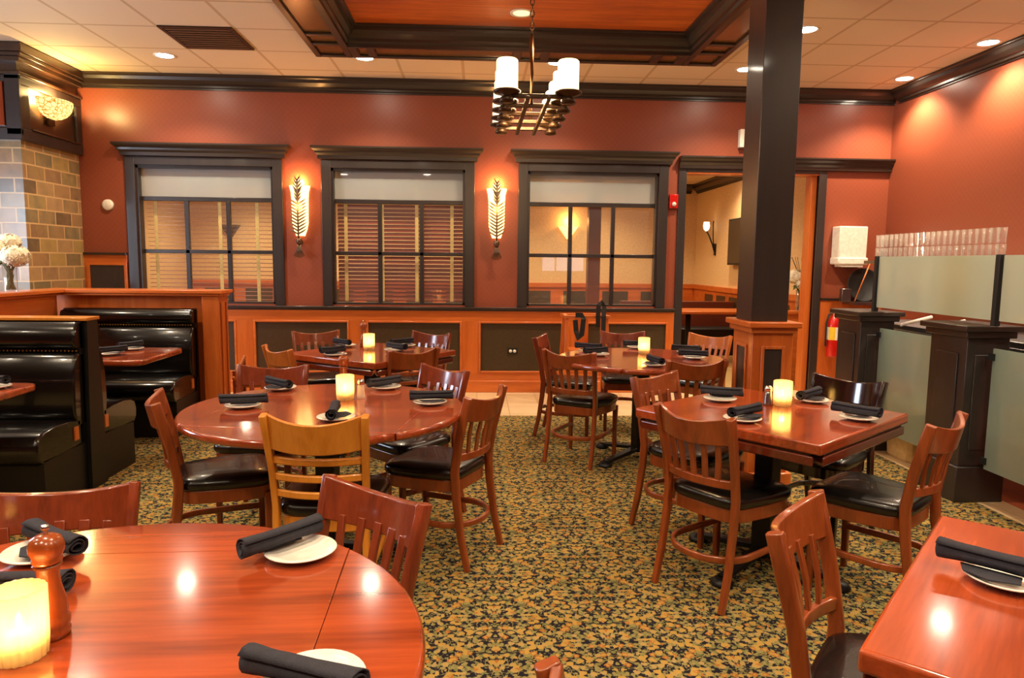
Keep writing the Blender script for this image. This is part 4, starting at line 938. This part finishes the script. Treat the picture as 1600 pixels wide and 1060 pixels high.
# ================================================================= CHAIRS
def chair_proto(wm, style, label, loc_, rz, group):
    t = empty('dining_chair', loc_, rz); tag(t, label, 'chair', group)
    # rear posts
    def rp(s):  # (x,y,z)
        return [(s*.178, -.262, 0), (s*.176, -.225, .16), (s*.174, -.200, .34), (s*.174, -.192, .46), (s*.178, -.214, .60), (s*.185, -.246, .73), (s*.190, -.268, .815)]
    for s in (-1, 1):
        mb = MB(); mb.sweep(rp(s), rrect(.026, .040, .4), up=(0, -1, 0), scales=[(1, .72), (1, .85), (1, 1), (1, 1.05), (1, 1), (1.02, 1.05), (1.05, 1.0)])
        mb.obj('back_post', wm, t, bevel=.003)
    def bow(xh, y, z, h, th, bowd=.055, n=12, seclean=.0, sag=.0):
        pts = [(xh*(2*i/n-1), y-bowd*(1-(2*i/n-1)**2), z) for i in range(n+1)]
        rings = []
        for p in pts:
            rings.append([(p[0], p[1]+th/2, z-h/2-sag*.4*(1-(p[0]/xh)**2)), (p[0], p[1]-th/2, z-h/2-sag*.4*(1-(p[0]/xh)**2)), (p[0], p[1]-th/2-seclean, z+h/2+sag*(.4-(1-(p[0]/xh)**2))), (p[0], p[1]+th/2-seclean, z+h/2+sag*(.4-(1-(p[0]/xh)**2)))])
        return MB().loops(rings, True, True, True)
    if style == 'slat':
        bow(.184, -.232, .752, .105, .020, seclean=.022, sag=.032).obj('top_rail', wm, t, bevel=.004)
        bow(.176, -.196, .525, .036, .020, .045).obj('lower_rail', wm, t, bevel=.004)
        for k in range(5):
            q = (k-2)/2; x0, x1 = q*.106, q*.124
            ya = -.196-.045*(1-(x0/.176)**2); yb_ = -.232-.055*(1-(x1/.184)**2)+.004
            MB().sweep([(x0, ya, .53), ((x0+x1)/2, (ya+yb_)/2+.006, .62), (x1, yb_, .715)], rect(.026, .011), up=(0, 1, 0)).obj('slat', wm, t, bevel=.002)
    else:
        bow(.184, -.230, .745, .120, .020, seclean=.022, sag=.032).obj('top_rail', wm, t, bevel=.004)
        for k, z in enumerate((.640, .575, .510)):
            bow(.184-.003*k, -.216+.010*k, z, .028, .018, .048).obj('ladder_rail', wm, t, bevel=.005)
    # seat
    def outline(s_, dz=0, n=40):
        pts = []
        for i in range(n):
            a = 2*PI*i/n; c, s2 = math.cos(a), math.sin(a); ex = .38
            x = math.copysign(abs(c)**ex, c); y = math.copysign(abs(s2)**ex, s2)
            wx = .205+.012*y if y > -0.2 else .205-.012
            if y < 0: x *= 1-.10*(-y)**2
            pts.append((x*wx*s_, y*.205*s_-.0))
        return pts
    def outline2(s_):   # rounded back edge
        pts = []
        for x, y in outline(s_):
            if y < 0: y = -.14*s_-(abs(y)/(.205*s_))**1*.07*s_*math.sqrt(max(0, 1-(x/(.205*s_))**2))-.0
            pts.append((x, y))
        return pts
    rings = [[(x, y, z) for x, y in outline(s_)] for s_, z in ((.97, .415), (1.0, .425), (1.005, .44), (.985, .455), (.90, .465), (.6, .471), (.25, .473), (.02, .473))]
    MB().loops(rings, True, True, True).obj('seat_cushion', M['vinyl'], t)
    rings = [[(x, y, z) for x, y in outline(.955)] for z in (.355, .414)]
    MB().loops(rings, True, True, False).obj('seat_frame', wm, t, bevel=.004)
    for s in (-1, 1):
        MB().sweep([(s*.178, .172, 0), (s*.180, .172, .38)], rrect(.036, .036, .3), up=(0, 1, 0), scales=[.72, 1]).obj('front_leg', wm, t, bevel=.002)
    # bentwood stretcher
    pts = [(.172, .165, .20), (.178, .02, .20), (.18, -.10, .20)]
    for j in range(1, 12):
        a = PI*j/12; pts.append((.18*math.cos(a), -.10-.155*math.sin(a), .20))
    pts += [(-.18, -.10, .20), (-.178, .02, .20), (-.172, .165, .20)]
    MB().sweep(pts, rrect(.018, .030, .5), up=(0, 0, 1)).obj('bentwood_stretcher', wm, t, bevel=.002)
    return t
PROTO = {}
def chair(kind, x, y, rz, label, group=None):
    wm, style = {'cherry': (M['chair'], 'slat'), 'red': (M['chairred'], 'slat'), 'honey': (M['honey'], 'ladder'), 'maple': (M['maple'], 'slat'), 'ebony': (M['ebony'], 'ladder'), 'ladder': (M['chair'], 'ladder')}[kind]
    if kind not in PROTO:
        PROTO[kind] = chair_proto(wm, style, label, (x, y, 0), math.radians(rz), group); return PROTO[kind]
    c = copy_tree(PROTO[kind]); c.location = (x, y, 0); c.rotation_euler.z = math.radians(rz); c['label'] = label
    if group: c['group'] = group
    elif 'group' in c: del c['group']
    return c
G1, G2, G3, G4, G5 = ('chairs at the foreground round table', 'chairs at the middle-left round table', 'chairs at the far-left square table', 'chairs at the far round table', 'chairs at the right-hand square table')
chair('red', -1.06, 1.61, 192, 'red-brown slatted chair across the foreground round table, at the left edge', G1)
chair('red', -.448, 1.642, 139, 'red-brown chair at the right of the foreground round table, before the honey chair', G1)
chair('cherry', .416, .892, -75, 'chair at the bottom edge of the photo, only its post top showing', G1)
chair('honey', -.588, 2.862, -3, 'honey-coloured ladder-back chair seen from behind, at the middle round table', G2)
PROTO['honey'].scale.z = 1.04
chair('cherry', -1.165, 3.24, -68, 'cherry slatted chair on the left side of the middle round table, nearest the booths', G2)
chair('cherry', -.192, 3.385, 63, 'cherry slatted chair on the right side of the middle round table, beside the aisle', G2)
chair('red', -1.175, 3.836, 181, 'red-brown slatted chair at the far left of the middle round table', G2)
chair('red', -.382, 3.846, 133, 'red-brown slatted chair at the far right of the middle round table', G2)
chair('maple', -1.19, 5.10, -48, 'tan slatted chair at the left corner of the far-left square table', G3)
chair('cherry', -1.285, 5.862, 203, 'slatted chair against the wainscot at the far left of the square table', G3)
chair('red', -.535, 5.83, 147, 'slatted chair against the wainscot at the far right of the square table', G3)
chair('ladder', -.585, 5.09, 34, 'brown ladder-back chair at the near right side of the far-left square table', G3)
chair('red', .774, 5.73, -108, 'dark red slatted chair at the far left of the far round table, seen edge on', G4)
chair('cherry', .775, 5.01, -33, 'cherry slatted chair at the near left of the far round table, back to the camera', G4)
chair('red', 1.279, 5.969, 175, 'slatted chair behind the far round table, in front of the high chair', G4)
chair('maple', 1.832, 5.81, 134, 'slatted chair at the far right of the far round table, by the doorway', G4)
chair('cherry', 1.37, 4.62, 5, 'slatted chair at the near right of the far round table, left of the column', G4)
chair('cherry', 1.115, 2.976, -56, 'cherry slatted chair at the near left of the right-hand square table, back to the camera', G5)
chair('cherry', 1.151, 3.599, -140, 'cherry slatted chair at the far left of the right-hand square table', G5)
chair('cherry', 1.715, 2.885, 39, 'cherry chair at the near right of the right-hand square table, before the dark counter post', G5)
chair('ebony', 1.81, 3.544, 126, 'glossy near-black ladder-back chair at the far right of the square table')
chair('cherry', 1.005, 1.49, -129, 'cherry chair pushed up to the front right table')

# ================================================================= TABLES
def arc(cx, cy, R, a0, a1, n): return [(cx+R*math.cos(a0+(a1-a0)*i/n), cy+R*math.sin(a0+(a1-a0)*i/n)) for i in range(n+1)]
def pedestal(t, top, spread=.33, rot=0):
    MB().box(-.045, .045, -.045, .045, .05, top).obj('pedestal', M['iron'], t, bevel=.006)
    MB().box(-.2, .2, -.2, .2, top-.006, top).obj('mount_plate', M['iron'], t)
    for k in range(4):
        a = rot+k*PI/2; d = Vector((math.cos(a), math.sin(a), 0))
        MB().sweep([tuple(d*.03+Vector((0, 0, .075))), tuple(d*spread*.6+Vector((0, 0, .05))), tuple(d*spread+Vector((0, 0, .03)))], rrect(.06, .03, .3), up=(0, 0, 1), scales=[1, .9, .75]).lathe([(.05, 0), (.05, .012), (.035, .03), (.001, .032)], 16, tuple(d*spread)).obj('base_foot', M['iron'], t)
def round_table(x, y, R, rot, label, group):
    t = empty('round_dining_table', (x, y, 0), math.radians(rot)); tag(t, label, 'table', group)
    s_ = R/math.sqrt(2)
    MB().prism([(-s_, -s_), (s_, -s_), (s_, s_), (-s_, s_)], .705, .74).obj('table_top', M['table'], t, bevel=.002)
    for k in range(4):
        a0 = -PI/4+k*PI/2
        poly = arc(0, 0, R, a0+.004, a0+PI/2-.004, 24)
        off = Vector((math.cos(a0+PI/4), math.sin(a0+PI/4)))*.007
        poly = [(p[0]+off.x, p[1]+off.y) for p in poly]
        rings = []
        for inset, z in ((.012, .705), (.003, .709), (0, .718), (0, .729), (.004, .736), (.010, .7395)):
            rr = []
            for i, (px, py) in enumerate(poly):
                l = math.hypot(px, py); kf = (l-inset)/l if 0 < i < len(poly)-1 else (l-inset)/l
                rr.append((px*kf, py*kf, z))
            rings.append(rr)
        mb = MB(); mb.loops(rings, True, True, True); o = mb.obj('drop_leaf', M['table'], t)
    pedestal(t, .705, .36, .3)
    return t
def square_table(x, y, h, rot, label, group):
    t = empty('square_dining_table', (x, y, 0), math.radians(rot)); tag(t, label, 'table', group)
    MB().prism([(-h, -h), (h, -h), (h, h), (-h, h)], .695, .74).obj('table_top', M['table'], t, bevel=.008, bseg=3)
    for k in range(4):
        m_ = Matrix.Rotation(k*PI/2, 4, 'Z')
        poly = [(-h+.03, -h+.004), (h-.03, -h+.004)]+[(p[0], p[1]) for p in arc(0, -h+.5, .5*1.0, 0, 0, 1)][:0]
        R = h*math.sqrt(2); seg = [(u_, -h-(-(math.sqrt(max(0, R*R-u_*u_))-h))) for u_ in [h-.03-(2*h-.06)*i/12 for i in range(13)]]
        poly = [(-h+.03, -h+.004), (h-.03, -h+.004)]+[(u_, -h+.02+(math.sqrt(R*R-u_*u_)-h)*.97) for u_, _ in seg[1:-1]]
        zz = (.645, .685) if k % 2 == 0 else (.6455, .6855)
        MB().prism([(p[0], p[1]) for p in poly], zz[0], zz[1], m_).obj('folded_leaf', M['tedge'], t, bevel=.006, bseg=3)
    mb = MB()
    for k in range(4):
        mb.box(-h+.05, h-.05, -h+.012, -h+.02, .685, .695, Matrix.Rotation(k*PI/2, 4, 'Z'))
    mb.obj('leaf_hinge', M['bronze'], t)
    pedestal(t, .645, .36, .0)
    return t
round_table(-.74, 1.155, .645, 2, 'large mahogany round table in the left foreground', 'round mahogany dining tables')
round_table(-.70, 3.265, .635, -9, 'mahogany round table in the middle left, behind the honey chair', 'round mahogany dining tables')
round_table(1.19, 5.0, .60, 20, 'mahogany round table farthest back, below the right-hand window', 'round mahogany dining tables')
square_table(1.375, 3.18, .445, 39, 'mahogany square table beside the column', 'square mahogany dining tables')
square_table(-.79, 5.30, .45, 55, 'mahogany square table by the wainscot, below the middle window', 'square mahogany dining tables')
square_table(1.31, 1.19, .445, 48, 'mahogany square table cut off at the lower right', 'square mahogany dining tables')

# ================================================================= TABLEWARE
TZ = .7405
plate0 = None
def plate(x, y, label, group):
    global plate0
    if plate0 is None:
        plate0 = MB().lathe([(.001, 0), (.045, 0), (.05, .004), (.078, .013), (.082, .016), (.080, .018), (.052, .009), (.001, .007)], 36).obj('bread_plate', M['china'], loc=(x, y, TZ)); p = plate0
    else: p = plate0.copy(); COL.objects.link(p); p.location = (x, y, TZ)
    tag(p, label, 'plate', group); return p
def roll_mesh(var, L_=.205):
    rnd = random.Random(var); mb = MB(); nT = 30; turns = 2.3; rings = []
    nx = 12
    for i in range(nx+1):
        q = i/nx; x = (q-.5)*L_*1.0; fl = 1+.16*abs(2*q-1)**2+rnd.uniform(-.025, .025)
        ring_o = []; ring_i = []
        for j in range(nT+1):
            a = turns*2*PI*j/nT+.6; rad = (.008+.0165*j/nT)*fl*(1+.05*math.sin(3*a+var+q*4))
            xs_ = x+(.004*math.sin(a+var) if i in (0, nx) else 0)
            ring_o.append((xs_, rad*math.cos(a), rad*.92*math.sin(a)+.0245)); r2 = rad-.0022
            ring_i.append((xs_, r2*math.cos(a), r2*.92*math.sin(a)+.0245))
        rings.append(ring_o+ring_i[::-1])
    mb.loops(rings, True, True, True)
    return mb
def flap_mesh(var):
    s_ = 1 if var % 2 else -1
    pts = [(-.06, 0), (.055, 0), (.06, .05*s_), (.005, .075*s_), (-.045, .05*s_)]
    rings = [[(x, y, z0+.004*(abs(y)/.07)) for x, y in pts] for z0 in (.0005, .004)]
    return MB().loops(rings, True, True, False)
NV = {}
def napkin(x, y, rz, label, group, var, z=TZ+.0185, tilt=0):
    if var not in NV:
        t = empty('rolled_napkin', (x, y, z)); roll_mesh(var).obj('cloth_roll', M['cloth'], t); flap_mesh(var).obj('cloth_flap', M['cloth'], t, bevel=.001)
        NV[var] = t
    else: t = copy_tree(NV[var]); t.location = (x, y, z)
    t.rotation_euler = (0, tilt, math.radians(rz)); tag(t, label, 'napkin', group); return t
SET = [
 ('foreground round table', [((-.989, 1.595), (-.965, 1.60), -34, 'at the left edge behind the pepper mill'), ((-.405, 1.588), (-.450, 1.595), 48, 'at the far right, near the red-brown chair'), ((-.257, 1.074), (-.268, 1.045), -23, 'at the bottom edge of the photo')]),
 ('middle-left round table', [((-1.076, 3.249), (-1.068, 3.235), 12, 'on the left side'), ((-1.030, 3.70), (-1.035, 3.68), -43, 'at the far left'), ((-.602, 2.992), (-.61, 2.985), 96, 'just behind the honey chair'), ((-.486, 3.735), (-.492, 3.72), 45, 'at the far right, behind the shaker'), ((-.223, 3.328), (-.216, 3.328), 8, 'on the right side')]),
 ('far-left square table', [((-1.012, 5.046), (-1.035, 5.07), 48, 'on the near left side'), ((-1.040, 5.591), (-1.065, 5.57), -45, 'on the far left side'), ((-.57, 5.60), (-.60, 5.61), 40, 'on the far right side'), ((-.621, 5.319), (-.605, 5.29), -45, 'behind the brown ladder-back chair')]),
 ('far round table', [((.86, 5.35), (.855, 5.35), -30, 'at the far left'), ((.892, 5.106), (.87, 5.09), 29, 'at the near left'), ((1.283, 5.56), (1.275, 5.55), 3, 'at the back, half behind the candle'), ((1.177, 4.590), (1.187, 4.60), -80, 'nearest the camera, right of the candle'), ((1.60, 5.26), (1.585, 5.25), -25, 'at the far right'), ((1.56, 4.95), (1.55, 4.94), -17, 'at the near right')]),
 ('right-hand square table', [((1.215, 3.415), (1.235, 3.45), -21, 'at the far left corner'), ((1.158, 2.964), (1.18, 2.99), 36, 'at the near left, by the chair back'), ((1.67, 3.385), (1.66, 3.39), 41, 'at the far right, by the near-black chair'), ((1.693, 2.989), (1.685, 3.00), -52, 'at the near right corner')]),
 ('front right table', [((1.145, 1.405), (1.125, 1.42), -47, 'at its far corner')]),
]
v = 0
for tn, L_ in SET:
    for (p, n, rz, where) in L_:
        plate(p[0], p[1], 'white plate on the %s, %s' % (tn, where), 'bread plates on the %s' % tn)
        napkin(n[0], n[1], rz, 'rolled charcoal napkin on the %s, %s' % (tn, where), 'napkins on the %s' % tn, v % 5); v += 1
napkin(-.93, 1.41, -1, 'charcoal napkin lying behind the glowing candle on the foreground round table', 'napkins on the foreground round table', 1, z=TZ)
for p, n, rz, l, g in (((-2.58, 5.03), (-2.55, 5.02), 56, 'booth table by the partition, nearer setting', 'booth settings'), ((-2.56, 5.32), (-2.565, 5.31), 66, 'booth table by the partition, farther setting', 'booth settings'), ((-2.50, 3.72), (-2.54, 3.76), -15, 'booth table at the left edge of the photo', None)):
    plate(p[0], p[1], 'white plate on the %s' % l, g and 'plates on the booth table'); napkin(n[0], n[1], rz, 'rolled charcoal napkin on the %s' % l, g and 'napkins on the booth table', 2)
# candles
CP = None
def candle(x, y, label, power=1.5):
    global CP
    if CP is None:
        t = empty('candle_holder', (x, y, TZ)); CP = t
        MB().lathe([(.036, 0), (.041, .004), (.0425, .03), (.043, .120), (.0405, .122), (.0395, .116), (.038, .01), (.001, .008)], 96, rib=.03, ribn=20, caps=False).obj('ribbed_glass', M['candleglass'], t)
        MB().lathe([(.026, .01), (.026, .045), (.022, .048), (.001, .046)], 20).obj('wax', M['wax'], t)
        MB().lathe([(.001, .05), (.005, .056), (.0055, .064), (.003, .074), (.0005, .082)], 10).obj('flame', M['flame'], t)
        light('candle_light', 'POINT', (0, 0, .066), power, (1, .66, .28), t, .012)
    else: t = copy_tree(CP); t.location = (x, y, TZ)
    tag(t, label, 'candle', 'ribbed glass candle holders')
candle(-.775, 1.175, 'glowing ribbed candle glass beside the pepper mill in the left foreground')
candle(-.645, 3.44, 'glowing candle glass at the middle of the middle-left round table')
candle(-.83, 5.42, 'glowing candle glass on the far-left square table')
candle(1.262, 5.24, 'glowing candle glass on the far round table')
candle(1.482, 3.299, 'glowing candle glass on the right-hand square table by the column')
def mill(x, y, label):
    t = empty('pepper_mill', (x, y, TZ)); tag(t, label, 'pepper mill')
    MB().lathe([(.001, 0), (.030, 0), (.031, .012), (.028, .016), (.031, .022), (.031, .034), (.027, .038), (.029, .046), (.027, .065), (.020, .095), (.018, .115), (.020, .128), (.024, .134), (.001, .136)], 32).obj('body', M['mill'], t)
    hd = MB().lathe([(.001, .137), (.023, .138), (.025, .143), (.023, .147), (.028, .158), (.029, .170), (.024, .183), (.012, .190), (.001, .191)], 32).obj('head', M['mill'], t)
    MB().lathe([(.001, .189), (.004, .191), (.0035, .196), (.007, .200), (.006, .206), (.001, .208)], 16).obj('knob', M['chrome'], hd)
mill(-.765, 1.245, 'turned wooden pepper mill in the left foreground')
mill(-.69, 3.64, 'wooden pepper mill behind the candle on the middle-left round table')
mill(-.90, 5.60, 'wooden pepper mill behind the candle on the far-left square table')
def shaker(x, y, label, m_):
    t = empty('salt_shaker', (x, y, TZ)); tag(t, label, 'shaker')
    MB().lathe([(.001, 0), (.020, 0), (.021, .01), (.017, .055), (.016, .07), (.001, .07)], 20).obj('jar', m_, t)
    MB().lathe([(.018, .068), (.019, .085), (.012, .095), (.001, .096)], 20).obj('lid', M['chrome'], t)
shaker(-.575, 3.475, 'white shaker right of the candle on the middle-left round table', M['jarglass'])
shaker(1.415, 3.31, 'steel shaker left of the candle on the right-hand square table', M['steel'])
